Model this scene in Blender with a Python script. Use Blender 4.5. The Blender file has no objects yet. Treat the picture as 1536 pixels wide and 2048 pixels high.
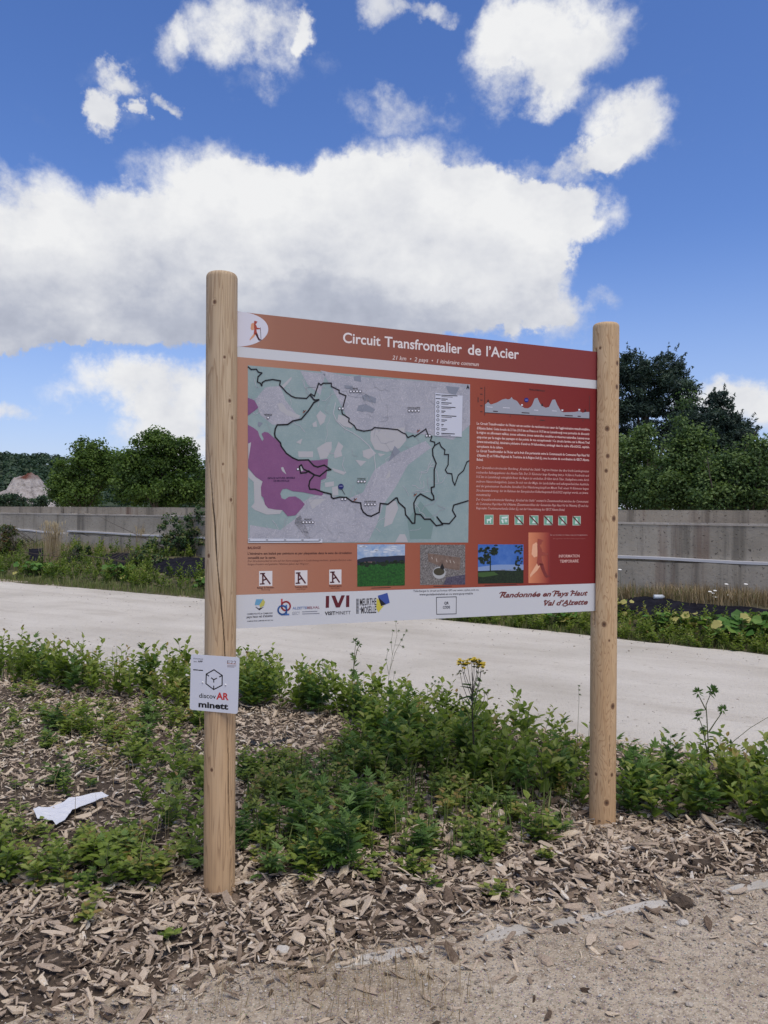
import bpy, math, random
import numpy as np
from mathutils import Vector, Matrix
R_ = np.random.default_rng(7)
random.seed(7)
scene = bpy.context.scene
col = scene.collection

# ------------------------------------------------------------------ camera
FPX, CAMH, ROLL, PITCH = 1540.0, 1.55, 0.010, 3.0/1540.0
cF = np.array([0, math.cos(PITCH), math.sin(PITCH)])
cUp = np.array([0, -math.sin(PITCH), math.cos(PITCH)])
cX = np.array([1.0, 0, 0])
cR = cX*math.cos(ROLL) + cUp*math.sin(ROLL)
cU = -cX*math.sin(ROLL) + cUp*math.cos(ROLL)
CAM = np.array([0, 0, CAMH])
cam_d = bpy.data.cameras.new('camera'); cam = bpy.data.objects.new('camera', cam_d); col.objects.link(cam)
cam.matrix_world = Matrix(((cR[0], cU[0], -cF[0], CAM[0]), (cR[1], cU[1], -cF[1], CAM[1]), (cR[2], cU[2], -cF[2], CAM[2]), (0, 0, 0, 1)))
cam_d.sensor_fit = 'VERTICAL'; cam_d.sensor_height = 24.0; cam_d.sensor_width = 18.0
cam_d.lens = FPX*24.0/2048.0
cam_d.clip_start = 0.05; cam_d.clip_end = 8000
scene.camera = cam
scene.render.resolution_x = 768; scene.render.resolution_y = 1024

def ray(px, py):
    return cR*((px-768)/FPX) + cU*((1024-py)/FPX) + cF
def at_depth(px, py, Y):
    d = ray(px, py); return CAM + d*(Y/d[1])
def ground(px, py, z=0.0):
    d = ray(px, py); return CAM + d*((z-CAMH)/d[2])
def on_plane(px, py, P, n):
    d = ray(px, py); return CAM + d*(np.dot(P-CAM, n)/np.dot(d, n))
def project(P):
    Q = np.atleast_2d(P) - CAM
    z = Q@cF
    z = np.where(z < 1e-3, 1e-3, z)
    return np.stack([768 + FPX*(Q@cR)/z, 1024 - FPX*(Q@cU)/z, Q@cF], 1)

# ------------------------------------------------------------------ light
SUN_EL, SUN_AZ = math.radians(64), math.radians(150)     # azimuth from +Y towards +X
scene.view_settings.view_transform = 'Standard'; scene.view_settings.look = 'None'
scene.view_settings.exposure = 0.0; scene.view_settings.gamma = 1.0
try:
    cy = scene.cycles; cy.max_bounces = 5; cy.diffuse_bounces = 3; cy.glossy_bounces = 2; cy.transmission_bounces = 3; cy.caustics_reflective = False; cy.caustics_refractive = False
except Exception: pass
sd = bpy.data.lights.new('sun', 'SUN'); sd.energy = 2.5; sd.angle = math.radians(38); sd.color = (1, .92, .77)
sun = bpy.data.objects.new('sun', sd); col.objects.link(sun)
sv = Vector((math.sin(SUN_AZ)*math.cos(SUN_EL), math.cos(SUN_AZ)*math.cos(SUN_EL), math.sin(SUN_EL)))
sun.rotation_euler = sv.to_track_quat('Z', 'Y').to_euler(); sun.location = sv*60

class NT:
    def __init__(s, tree): s.t = tree; s.n = tree.nodes; s.l = tree.links
    def node(s, typ, props=None, **ins):
        nd = s.n.new(typ)
        for k, v in (props or {}).items(): setattr(nd, k, v)
        for k, v in ins.items():
            k2 = int(k[1:]) if k[0] == '_' and k[1:].isdigit() else k.replace('_', ' ')
            s.set(nd.inputs[k2], v)
        return nd
    def set(s, sock, v):
        if isinstance(v, bpy.types.NodeSocket): s.l.new(v, sock)
        elif isinstance(v, bpy.types.Node): s.l.new(v.outputs[0], sock)
        else:
            if isinstance(v, (tuple, list)) and len(v) == 3 and sock.type == 'RGBA': v = (*v, 1)
            sock.default_value = v
    def math(s, op, a, b=0.0, c=0.0, clamp=False):
        return s.node('ShaderNodeMath', {'operation': op, 'use_clamp': clamp}, _0=a, _1=b, _2=c).outputs[0]
    def vmath(s, op, a, b=(0, 0, 0)):
        nd = s.node('ShaderNodeVectorMath', {'operation': op}, _0=a, _1=b)
        return nd.outputs['Value'] if op in ('DOT_PRODUCT', 'LENGTH') else nd.outputs[0]
    def mix(s, fac, a, b, blend='MIX'):
        nd = s.n.new('ShaderNodeMix'); nd.data_type = 'RGBA'; nd.blend_type = blend
        s.set(nd.inputs[0], fac); s.set(nd.inputs[6], a); s.set(nd.inputs[7], b)
        return nd.outputs[2]
    def noise(s, vec, scale, detail=4, rough=.55, dist=0.0):
        return s.node('ShaderNodeTexNoise', None, Vector=vec, Scale=scale, Detail=detail, Roughness=rough, Distortion=dist)
    def ramp(s, fac, stops, interp='LINEAR'):
        nd = s.n.new('ShaderNodeValToRGB'); cr = nd.color_ramp; cr.interpolation = interp
        while len(cr.elements) < len(stops): cr.elements.new(.5)
        for e, (p, c) in zip(cr.elements, stops):
            e.position = p; e.color = (*c, 1) if len(c) == 3 else c
        s.set(nd.inputs[0], fac); return nd.outputs[0]
    def smooth(s, x, a, b, o0=0.0, o1=1.0):
        return s.node('ShaderNodeMapRange', {'interpolation_type': 'SMOOTHSTEP'}, _0=x, _1=a, _2=b, _3=o0, _4=o1).outputs[0]

# ------------------------------------------------------------------ world: clear sky with cumulus clouds
world = bpy.data.worlds.new('World'); scene.world = world; world.use_nodes = True
world.cycles.sampling_method = 'MANUAL'; world.cycles.sample_map_resolution = 256
w = NT(world.node_tree); w.n.clear()
sky = w.node('ShaderNodeTexSky', {'sky_type': 'NISHITA', 'sun_disc': False, 'sun_elevation': SUN_EL, 'sun_rotation': SUN_AZ,
                                  'air_density': 1.0, 'dust_density': 0.8, 'ozone_density': 2.2})
WSTR = 0.14
tc = w.node('ShaderNodeTexCoord').outputs['Generated']
sep = w.node('ShaderNodeSeparateXYZ', None, Vector=tc)
az = w.math('ARCTAN2', sep.outputs[0], sep.outputs[1]); el = w.math('ARCSINE', sep.outputs[2])
ae = w.node('ShaderNodeCombineXYZ', None, X=az, Y=el, Z=0.0).outputs[0]
wn = w.noise(tc, 9.0, 6, .64)
warp = w.vmath('MULTIPLY', w.vmath('SUBTRACT', wn.outputs['Color'], (.5, .5, .5)), (.13, .12, 0))
ae = w.vmath('ADD', ae, warp)
BLOBS = [(120,470,230,130,.97,1),(40,600,230,90,.74,1),(430,425,190,140,1.0,1),(620,430,200,115,.98,1),(830,430,190,140,.98,1),
 (980,440,165,110,.98,1),(1120,430,120,62,.97,.85),(300,590,260,95,.76,1),(600,570,260,100,.76,1),(850,555,240,95,.80,1),
 (1010,540,130,75,.9,.8),(860,640,230,36,.76,.8),(230,668,150,34,.72,.85),(480,635,270,56,.66,1),(700,625,210,52,.68,1),(60,655,140,34,.70,.8),(290,785,200,62,.97,.85),(330,885,110,60,.95,.75),
 (10,815,50,32,.92,.7),(1105,80,175,125,1.0,.95),(1262,265,95,75,1.0,.85),(1165,320,75,34,.93,.55),(800,225,95,40,.95,.46),
 (440,60,90,70,.92,.5),(335,80,40,50,.92,.42),(565,70,46,120,.92,.46),(605,85,26,46,.92,.5),(210,205,34,46,.93,.8),(275,192,18,18,.85,.6),(328,185,24,18,.85,.6),(240,135,40,26,.85,.5),
 (1470,810,130,52,.95,.85),(1130,640,80,45,.88,.5),(765,20,45,50,.88,.6),(850,0,50,26,.88,.6),(1410,285,60,26,.9,.30),(1165,325,60,26,.92,.16),(1000,60,90,70,.92,.32),(500,110,170,90,.92,.24),(230,160,90,70,.92,.22),(1140,190,80,50,.92,.26),(1040,610,120,40,.85,.5),(1230,600,50,20,.85,.35)]
Wsum = None; Bsum = None
for (bx, by, rx, ry, br, am) in BLOBS:
    def azel(px, py):
        d = ray(px, py); d = d/np.linalg.norm(d); return math.atan2(d[0], d[1]), math.asin(d[2])
    c = azel(bx, by); r1 = azel(bx+rx, by)[0]-azel(bx-rx, by)[0]; r2 = azel(bx, by-ry)[1]-azel(bx, by+ry)[1]
    q = w.vmath('MULTIPLY', w.vmath('SUBTRACT', ae, (c[0], c[1], 0)), (2/r1, 2/r2, 0))
    wt = w.math('MAXIMUM', w.math('MULTIPLY_ADD', w.vmath('DOT_PRODUCT', q, q), -.62*am, am), 0.0)
    Wsum = wt if Wsum is None else w.math('ADD', Wsum, wt)
    Bsum = w.math('MULTIPLY', wt, br) if Bsum is None else w.math('MULTIPLY_ADD', wt, br, Bsum)
# the same kind of cumulus goes on all round, outside the part of the sky placed above
far = w.math('MAXIMUM', w.smooth(w.math('ABSOLUTE', az), .52, .75), w.smooth(el, .62, .85))
gen = w.noise(w.vmath('MULTIPLY', tc, (1, 1, 1.7)), 2.1, 2, .5)
gw = w.math('MULTIPLY', w.smooth(gen.outputs[0], .47, .66), far)
Wsum = w.math('ADD', Wsum, gw); Bsum = w.math('MULTIPLY_ADD', gw, .9, Bsum)
bright = w.math('DIVIDE', Bsum, w.math('MAXIMUM', Wsum, .001))
fb = w.noise(tc, 17.0, 6, .64).outputs[0]
dens = w.math('ADD', w.math('MINIMUM', Wsum, 1.0), w.math('MULTIPLY_ADD', fb, 1.5, -.76))
alpha = w.smooth(dens, .10, .74)
fb2 = w.noise(w.vmath('MULTIPLY', tc, (1, 1, 1.6)), 9.0, 4, .6).outputs[0]
bright = w.math('ADD', w.math('ADD', bright, w.math('MULTIPLY_ADD', fb2, .50, -.27)), w.math('MULTIPLY_ADD', fb, .26, -.13))
# thin cloud lets the blue through, thick cloud is white above and lilac grey below
ccol = w.ramp(bright, [(.52, (.34, .37, .46)), (.68, (.48, .51, .60)), (.84, (.71, .725, .77)), (1.0, (.87, .875, .885)), (1.0, (.87, .875, .885))])
cl = w.vmath('MULTIPLY', ccol, (1/WSTR, 1/WSTR, 1/WSTR))
hs = w.node('ShaderNodeHueSaturation', None, Hue=.5, Saturation=1.22, Value=1.0, Fac=1.0, Color=sky.outputs[0]).outputs[0]
hs = w.vmath('MULTIPLY', hs, (1.02, .92, 1.14)); hs = w.mix(w.smooth(el, .36, .02, 0, .5), hs, (.46/WSTR, .60/WSTR, .86/WSTR)); alpha = w.math('MULTIPLY', alpha, w.math('MULTIPLY_ADD', Wsum, 1.15, .22, clamp=True)); skyc = w.mix(alpha, hs, cl)
bg = w.node('ShaderNodeBackground', None, Color=skyc, Strength=WSTR)
wo = w.node('ShaderNodeOutputWorld'); w.l.new(bg.outputs[0], wo.inputs[0])

# ------------------------------------------------------------------ helpers
def s2l(c):
    c = np.array(c, float)/255.0
    return tuple(np.where(c <= .04045, c/12.92, ((c+.055)/1.055)**2.4))
def tag(o, label=None, cat=None, group=None, kind=None):
    if label: o['label'] = label
    if cat: o['category'] = cat
    if group: o['group'] = group
    if kind: o['kind'] = kind
    return o
def empty(name, loc=(0, 0, 0), label=None, cat=None, group=None):
    o = bpy.data.objects.new(name, None); col.objects.link(o); o.location = loc; o.empty_display_size = .1
    return tag(o, label, cat, group)
class Geo:
    """collects faces; builds ONE mesh object"""
    def __init__(s): s.V = []; s.L = []; s.T = []; s.MI = []; s.A = []; s.nv = 0
    def add(s, V, F, mi=0, tint=0.5):
        V = np.asarray(V, float).reshape(-1, 3)
        if isinstance(F, np.ndarray):
            s.L.append((F+s.nv).ravel()); s.T.append(np.full(len(F), F.shape[1])); nf = len(F)
        else:
            s.L.append(np.array([i+s.nv for f in F for i in f])); s.T.append(np.array([len(f) for f in F])); nf = len(F)
        s.MI.append(np.full(nf, mi)); s.A.append(np.broadcast_to(np.asarray(tint, float), (len(V),)))
        s.V.append(V); s.nv += len(V); return s
    def arrays(s):
        return np.concatenate(s.V), np.concatenate(s.L), np.concatenate(s.T), np.concatenate(s.MI), np.concatenate(s.A)
    def mesh(s, name, mats, smooth=False, extra=None):
        V, L, T, MI, A = s.arrays()
        m = bpy.data.meshes.new(name)
        m.vertices.add(len(V)); m.vertices.foreach_set('co', V.astype(np.float32).ravel())
        m.loops.add(len(L)); m.loops.foreach_set('vertex_index', L.astype(np.int32))
        m.polygons.add(len(T)); st = np.concatenate([[0], np.cumsum(T)[:-1]])
        m.polygons.foreach_set('loop_start', st.astype(np.int32)); 
        try: m.polygons.foreach_set('loop_total', T.astype(np.int32))
        except Exception: pass
        m.polygons.foreach_set('material_index', MI.astype(np.int32))
        m.polygons.foreach_set('use_smooth', np.full(len(T), smooth))
        a = m.attributes.new('tint', 'FLOAT', 'POINT'); a.data.foreach_set('value', A.astype(np.float32))
        for k, arr in (extra or {}).items():
            a = m.attributes.new(k, 'FLOAT', 'POINT'); a.data.foreach_set('value', np.asarray(arr, np.float32))
        for mt in (mats if isinstance(mats, (list, tuple)) else [mats]): m.materials.append(mt)
        m.update(calc_edges=True); m.validate()
        return m
    def obj(s, name, mats, parent=None, smooth=False, extra=None, loc=None):
        o = bpy.data.objects.new(name, s.mesh(name, mats, smooth, extra)); col.objects.link(o)
        if parent is not None: o.parent = parent
        if loc is not None: o.location = loc
        return o
def norm(v): v = np.asarray(v, float); return v/np.maximum(np.linalg.norm(v, axis=-1, keepdims=True), 1e-9)
def tube(g, pts, rad, n=6, mi=0, tint=.5, cap=True):
    pts = np.asarray(pts, float); k = len(pts); rad = np.broadcast_to(rad, (k,))
    t = norm(np.gradient(pts, axis=0)); ref = np.array([0, 0, 1.0]) if abs(t[0][2]) < .8 else np.array([1.0, 0, 0])
    a = norm(np.cross(t, ref)); b = np.cross(t, a)
    th = np.arange(n)*2*math.pi/n
    V = pts[:, None] + rad[:, None, None]*(np.cos(th)[None, :, None]*a[:, None] + np.sin(th)[None, :, None]*b[:, None])
    F = [[i*n+j, i*n+(j+1) % n, (i+1)*n+(j+1) % n, (i+1)*n+j] for i in range(k-1) for j in range(n)]
    if cap: F += [list(range(n))[::-1], [(k-1)*n+j for j in range(n)]]
    g.add(V, F, mi, tint)
def boxg(g, lo, hi, mi=0, tint=.5):
    x0, y0, z0 = lo; x1, y1, z1 = hi
    g.add([(x0,y0,z0),(x1,y0,z0),(x1,y1,z0),(x0,y1,z0),(x0,y0,z1),(x1,y0,z1),(x1,y1,z1),(x0,y1,z1)],
          [(3,2,1,0),(4,5,6,7),(0,1,5,4),(1,2,6,5),(2,3,7,6),(3,0,4,7)], mi, tint)
def leaves(g, B, D, U, L, W, mi=0, tint=.5, fold=.22, droop=.12):
    """pointed oval leaves, each folded on its midrib"""
    B = np.atleast_2d(B); n = len(B); D = norm(D); S = norm(np.cross(D, U)); N = np.cross(S, D)
    L = np.broadcast_to(L, (n,))[:, None]; W = np.broadcast_to(W, (n,))[:, None]
    f = fold*W
    V = np.stack([B, B+.32*L*D+.5*W*S+f*N, B+.70*L*D+.36*W*S+(f*.8-droop*.4*L)*N, B+L*D-droop*L*N, B+.70*L*D-.36*W*S+(f*.8-droop*.4*L)*N, B+.32*L*D-.5*W*S+f*N], 1)
    i = np.arange(n)[:, None]*6
    F = np.concatenate([i+np.array([[0, 1, 2, 3]]), i+np.array([[0, 3, 4, 5]])])
    g.add(V, F, mi, np.repeat(np.broadcast_to(tint, (n,)), 6))
def quads(g, C, Nn, size, asp=.7, mi=0, tint=.5, rng=R_):
    """diamond leaf faces scattered in a crown"""
    n = len(C); Nn = norm(Nn); r = norm(rng.normal(size=(n, 3))); a = norm(np.cross(Nn, r)); b = np.cross(Nn, a)
    s = np.broadcast_to(size, (n,))[:, None]
    V = np.stack([C-a*s*.5, C+b*s*asp*.5-a*s*.06, C+a*s*.5, C-b*s*asp*.5-a*s*.06], 1)
    g.add(V, np.arange(n*4).reshape(n, 4), mi, np.repeat(np.broadcast_to(tint, (n,)), 4))
def scatter(protos, T, idx, tints=None):
    """merge many transformed copies of prototype Geos; T (n,3,3) matrices and (n,3) offsets"""
    out = Geo(); M, O = T
    for k, p in enumerate(protos):
        sel = np.where(idx == k)[0]
        if not len(sel): continue
        V, L, Tt, MI, A = p.arrays(); nv = len(V)
        VV = np.einsum('nij,vj->nvi', M[sel], V) + O[sel][:, None]
        off = (np.arange(len(sel))*nv)
        out.L.append((L[None]+off[:, None]+out.nv).ravel()); out.T.append(np.tile(Tt, len(sel))); out.MI.append(np.tile(MI, len(sel)))
        A2 = np.tile(A, (len(sel), 1))
        if tints is not None: A2 = np.clip(A2*0+tints[sel][:, None], 0, 1) if p.__dict__.get('flat') else np.clip(A2+tints[sel][:, None], 0, 1)
        out.A.append(A2.ravel()); out.V.append(VV.reshape(-1, 3)); out.nv += nv*len(sel)
    return out
def rotz(a):
    c, s = np.cos(a), np.sin(a); M = np.zeros((len(a), 3, 3)); M[:, 0, 0] = c; M[:, 0, 1] = -s; M[:, 1, 0] = s; M[:, 1, 1] = c; M[:, 2, 2] = 1; return M
def vnoise(x, y, seed=0):
    """smooth value noise on a lattice, -1..1"""
    xi = np.floor(x).astype(int); yi = np.floor(y).astype(int); fx = x-xi; fy = y-yi
    def h(a, b):
        n = (a*374761393 + b*668265263 + seed*974711) & 0x7fffffff
        n = ((n ^ (n >> 13))*1274126177) & 0x7fffffff
        return ((n ^ (n >> 16)) & 0xffff)/32767.5-1
    fx = fx*fx*(3-2*fx); fy = fy*fy*(3-2*fy)
    return (h(xi, yi)*(1-fx)+h(xi+1, yi)*fx)*(1-fy) + (h(xi, yi+1)*(1-fx)+h(xi+1, yi+1)*fx)*fy
def fbm(x, y, seed=0, o=4):
    r = 0; a = .5
    for k in range(o): r = r + a*vnoise(x*2**k, y*2**k, seed+k); a *= .5
    return r
def inpoly(P, poly):
    x, y = P[:, 0], P[:, 1]; r = np.zeros(len(P), bool); n = len(poly)
    for i in range(n):
        (x1, y1), (x2, y2) = poly[i], poly[(i+1) % n]
        c = ((y1 > y) != (y2 > y)) & (x < (x2-x1)*(y-y1)/((y2-y1) or 1e-9)+x1); r ^= c
    return r

# ------------------------------------------------------------------ materials
def mat(name):
    m = bpy.data.materials.new(name); m.use_nodes = True; t = NT(m.node_tree)
    b = t.n['Principled BSDF']; b.inputs['Roughness'].default_value = .8; b.inputs['Specular IOR Level'].default_value = .3
    return m, t, b
def plain(name, c, rough=.7, spec=.3):
    m, t, b = mat(name); b.inputs['Base Color'].default_value = (*c, 1); b.inputs['Roughness'].default_value = rough; b.inputs['Specular IOR Level'].default_value = spec
    return m
def bump(t, b, h, dist, strength=1.0):
    n = t.node('ShaderNodeBump', None, Height=h, Distance=dist, Strength=strength); t.l.new(n.outputs[0], b.inputs['Normal'])
def geo_pos(t): return t.node('ShaderNodeNewGeometry').outputs['Position']
def obj_co(t): return t.node('ShaderNodeTexCoord').outputs['Object']
def attr(t, n='tint'): return t.node('ShaderNodeAttribute', {'attribute_name': n}).outputs['Fac']
def leaf_mat(name, stops, trans=.3, rough=.55, objvar=.12, spec=.3):
    m, t, b = mat(name)
    f = attr(t)
    if objvar: f = t.math('ADD', f, t.math('MULTIPLY_ADD', t.node('ShaderNodeObjectInfo').outputs['Random'], 2*objvar, -objvar))
    c = t.ramp(f, stops)
    t.l.new(c, b.inputs['Base Color']); b.inputs['Roughness'].default_value = rough; b.inputs['Specular IOR Level'].default_value = spec
    tr = t.node('ShaderNodeBsdfTranslucent', None, Color=t.mix(.5, c, (.9, 1, .3), 'MULTIPLY'))
    mx = t.node('ShaderNodeMixShader', None, _0=trans); t.l.new(b.outputs[0], mx.inputs[1]); t.l.new(tr.outputs[0], mx.inputs[2])
    t.l.new(mx.outputs[0], t.n['Material Output'].inputs[0]); return m
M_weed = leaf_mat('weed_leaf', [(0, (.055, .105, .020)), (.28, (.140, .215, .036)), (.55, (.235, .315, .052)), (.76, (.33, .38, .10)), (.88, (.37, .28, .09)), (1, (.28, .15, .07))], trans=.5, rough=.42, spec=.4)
M_mug = leaf_mat('mugwort_leaf', [(0, (.060, .120, .034)), (.5, (.120, .215, .055)), (1, (.22, .32, .10))], trans=.42, rough=.45)
M_stem = plain('weed_stem', (.10, .11, .05))
M_dstem = plain('dark_stem', (.055, .045, .035))
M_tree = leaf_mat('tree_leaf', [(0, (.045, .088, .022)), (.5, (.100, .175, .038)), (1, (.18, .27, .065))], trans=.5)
M_bush = leaf_mat('bush_leaf', [(0, (.034, .066, .024)), (.5, (.078, .140, .045)), (1, (.19, .275, .090))], trans=.42)
M_pine = leaf_mat('pine_needle', [(0, (.015, .032, .028)), (.5, (.034, .064, .048)), (1, (.075, .12, .078))], trans=.25)
M_wood_far = leaf_mat('far_leaf', [(0, (.022, .044, .026)), (.5, (.042, .080, .042)), (1, (.075, .125, .058))], trans=.25)
M_squash = leaf_mat('broad_leaf', [(0, (.045, .12, .02)), (.5, (.095, .215, .035)), (.8, (.20, .30, .06)), (1, (.46, .42, .14))])
M_straw = leaf_mat('dry_grass', [(0, (.20, .14, .07)), (.5, (.34, .26, .15)), (1, (.50, .42, .28))], trans=.2, rough=.8)
M_grass = leaf_mat('grass_blade', [(0, (.06, .11, .025)), (.5, (.14, .19, .05)), (1, (.30, .28, .12))], trans=.35)
M_bark = plain('bark', (.09, .075, .06), .9)

def dirt_mat():
    m, t, b = mat('gravelly_dirt'); p = geo_pos(t)
    n1 = t.noise(p, 2.2, 5, .6).outputs[0]; n2 = t.noise(p, 26, 6, .7).outputs[0]; n3 = t.noise(p, 130, 3, .7).outputs[0]
    c = t.ramp(n1, [(.3, (.32, .26, .185)), (.5, (.42, .35, .26)), (.7, (.50, .43, .33))])
    c = t.mix(t.smooth(n2, .42, .70), c, (.20, .155, .115))
    c = t.mix(t.smooth(n3, .54, .68), c, (.60, .54, .455))
    v = t.node('ShaderNodeTexVoronoi', None, Vector=p, Scale=95.0)
    c = t.mix(t.math('MULTIPLY', t.smooth(v.outputs['Distance'], .32, .12), .55), c, t.mix(.6, v.outputs['Color'], (.42, .37, .31)))
    t.l.new(c, b.inputs['Base Color']); b.inputs['Roughness'].default_value = .95
    h = t.math('ADD', t.math('MULTIPLY', n2, .5), t.math('MULTIPLY_ADD', n3, .35, t.smooth(v.outputs['Distance'], .4, .0, 0, .5)))
    bump(t, b, h, .012, .9); return m
M_dirt = dirt_mat()
def soil_mat():
    m, t, b = mat('mulch_soil'); p = geo_pos(t); n = t.noise(p, 14, 6, .7).outputs[0]; n2 = t.noise(p, 60, 4, .7).outputs[0]
    c = t.ramp(n, [(.3, (.045, .032, .024)), (.55, (.10, .075, .055)), (.75, (.17, .13, .095))])
    t.l.new(c, b.inputs['Base Color']); b.inputs['Roughness'].default_value = 1.0
    bump(t, b, t.math('ADD', n, n2), .015); return m
M_soil = soil_mat()
def path_mat():
    m, t, b = mat('pale_path'); p = geo_pos(t)
    al = t.vmath('DOT_PRODUCT', p, (.87, -.5, 0)); ac = t.vmath('DOT_PRODUCT', p, (.5, .87, 0)); q = t.node('ShaderNodeCombineXYZ', None, X=t.math('MULTIPLY', al, .16), Y=ac, Z=0.0).outputs[0]
    n1 = t.noise(p, .55, 5, .6).outputs[0]; tr = t.noise(q, 2.4, 5, .6).outputs[0]; n2 = t.noise(p, 30, 6, .75).outputs[0]; n3 = t.noise(p, 9, 4, .65).outputs[0]; n4 = t.noise(p, 70, 3, .7).outputs[0]
    c = t.ramp(n1, [(.3, (.45, .415, .35)), (.5, (.55, .51, .44)), (.7, (.62, .58, .505))])
    c = t.mix(t.smooth(tr, .50, .70, 0, .40), c, (.40, .355, .29)); c = t.mix(t.smooth(tr, .46, .30, 0, .35), c, (.66, .62, .55))
    c = t.mix(t.smooth(n2, .5, .8, 0, .6), c, (.33, .29, .235)); c = t.mix(t.smooth(n3, .60, .72, 0, .5), c, (.31, .27, .215)); c = t.mix(t.smooth(n4, .60, .70, 0, .45), c, (.25, .215, .17))
    t.l.new(c, b.inputs['Base Color']); b.inputs['Roughness'].default_value = .95
    bump(t, b, t.math('ADD', n2, n4), .012, .8); return m
M_path = path_mat()
def chip_mat():
    m, t, b = mat('wood_chip'); f = attr(t); p = geo_pos(t)
    n = t.noise(p, 90, 4, .7).outputs[0]; n2 = t.noise(p, 420, 2, .6).outputs[0]
    f2 = t.math('ADD', f, t.math('MULTIPLY_ADD', n, .46, -.23))
    c = t.ramp(f2, [(0, (.045, .030, .022)), (.18, (.12, .085, .06)), (.38, (.29, .22, .16)), (.58, (.46, .365, .275)), (.80, (.58, .48, .37)), (.93, (.65, .53, .38)), (1, (.74, .69, .61))])
    c = t.mix(t.smooth(n2, .45, .75, 0, .4), c, (.17, .125, .09))
    t.l.new(c, b.inputs['Base Color']); b.inputs['Roughness'].default_value = .9; b.inputs['Specular IOR Level'].default_value = .15
    bump(t, b, t.math('ADD', n, n2), .004, .8); return m
M_chip = chip_mat()
def stone_mat():
    m, t, b = mat('pebble_stone'); c = t.ramp(attr(t), [(0, (.14, .12, .10)), (.4, (.30, .26, .21)), (.8, (.45, .40, .34)), (1, (.60, .57, .52))])
    t.l.new(c, b.inputs['Base Color']); b.inputs['Roughness'].default_value = .9
    bump(t, b, t.noise(geo_pos(t), 180, 3).outputs[0], .003); return m
M_stone = stone_mat()
def concrete_mat(name, dark, mid, light, streak=1.0):
    m, t, b = mat(name); p = geo_pos(t)
    n1 = t.noise(p, 1.3, 5, .6).outputs[0]; n2 = t.noise(p, 22, 6, .7).outputs[0]; n3 = t.noise(p, 26, 3, .7).outputs[0]
    st = t.noise(t.vmath('MULTIPLY', p, (3.4, 3.4, .18)), 1.0, 5, .65).outputs[0]
    c = t.ramp(n1, [(.3, dark), (.5, mid), (.72, light)])
    c = t.mix(t.smooth(st, .50, .66, 0, .75*streak), c, tuple(x*.40 for x in mid))
    rs = t.noise(t.vmath('MULTIPLY', t.vmath('ADD', p, (31, 17, 0)), (1.9, 1.9, .10)), 1.0, 4, .6).outputs[0]; c = t.mix(t.smooth(rs, .60, .72, 0, .6*streak), c, (.15, .085, .06))
    c = t.mix(t.smooth(n2, .55, .8, 0, .5), c, tuple(x*.45 for x in mid))
    c = t.mix(t.smooth(n3, .60, .68, 0, .8), c, (.06, .05, .045))
    t.l.new(c, b.inputs['Base Color']); b.inputs['Roughness'].default_value = .95
    bump(t, b, t.math('SUBTRACT', n2, t.smooth(n3, .62, .74)), .012, .8); return m
M_conc = concrete_mat('weathered_concrete', (.275, .245, .195), (.35, .315, .255), (.42, .38, .315))
M_conc2 = concrete_mat('weathered_parapet', (.24, .21, .165), (.305, .27, .215), (.37, .335, .275))
M_kerb = concrete_mat('kerb_concrete', (.33, .30, .25), (.47, .44, .39), (.60, .575, .53), .3)
M_ledge_light = concrete_mat('ledge_highlight_concrete', (.36, .32, .27), (.44, .40, .345), (.52, .48, .42), .3)  # paler than the wall: the ledge's highlight put into the colour
M_rail = plain('white_rail', (.52, .52, .53), .5)
def fabric_mat():
    m, t, b = mat('black_membrane'); p = geo_pos(t); n = t.noise(p, 6, 5).outputs[0]
    c = t.ramp(n, [(.35, (.008, .008, .012)), (.7, (.018, .018, .026))]); c = t.mix(t.smooth(t.noise(p, 30, 4).outputs[0], .6, .75, 0, .5), c, (.07, .06, .05))
    t.l.new(c, b.inputs['Base Color']); b.inputs['Roughness'].default_value = .95; b.inputs['Specular IOR Level'].default_value = .08; bump(t, b, n, .05); return m
M_fab = fabric_mat()
# ------------------------------------------------------------------ ground, path, mulch bed
g = Geo(); g.add([(-2500, -400, -.012), (2500, -400, -.012), (2500, 5000, -.012), (-2500, 5000, -.012)], [(0, 1, 2, 3)])
tag(g.obj('ground', M_dirt), kind='structure')

def front_y(x): return np.where(x > 0, 2.72+.34*x, 2.72+.42*x)
def path_near(x): return 6.05-.5*x
def mulch_h(x, y):
    d = y-front_y(x)+.05*vnoise(x*5, y*5, 3)
    e = path_near(x)-y
    k = np.clip(d/.42, 0, 1); k = k*k*(3-2*k); k2 = np.clip(e/.3, 0, 1)
    post = -.030*np.exp(-(((x+.667)**2+(y-3.10)**2)/.05)) - .045*np.exp(-(((x-1.125)**2+(y-3.85)**2)/.12))
    return -.008+(k*k2)*(.030+.022*fbm(x*1.7, y*1.7, 11)+.016*fbm(x*6, y*6, 5))+k*post
def grid_obj(name, xs, ys, hf, m, keep=None):
    X, Y = np.meshgrid(xs, ys); Z = hf(X, Y); V = np.stack([X, Y, Z], -1).reshape(-1, 3); nx, ny = len(xs), len(ys)
    i = (np.arange(ny-1)[:, None]*nx+np.arange(nx-1)[None]).ravel(); F = np.stack([i, i+1, i+nx+1, i+nx], 1)
    if keep is not None:
        c = V[F].mean(1); F = F[keep(c[:, 0], c[:, 1])]
    g = Geo(); g.add(V, F); return tag(g.obj(name, m, smooth=True), kind='structure')
dirt = grid_obj('dirt_verge', np.linspace(-4.5, 6.5, 260), np.linspace(.3, 5.2, 150), lambda x, y: .004*fbm(x*3, y*3, 21)+.004*fbm(x*14, y*14, 22)-.002, M_dirt,
                lambda x, y: y < front_y(x)+.5)
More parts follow.
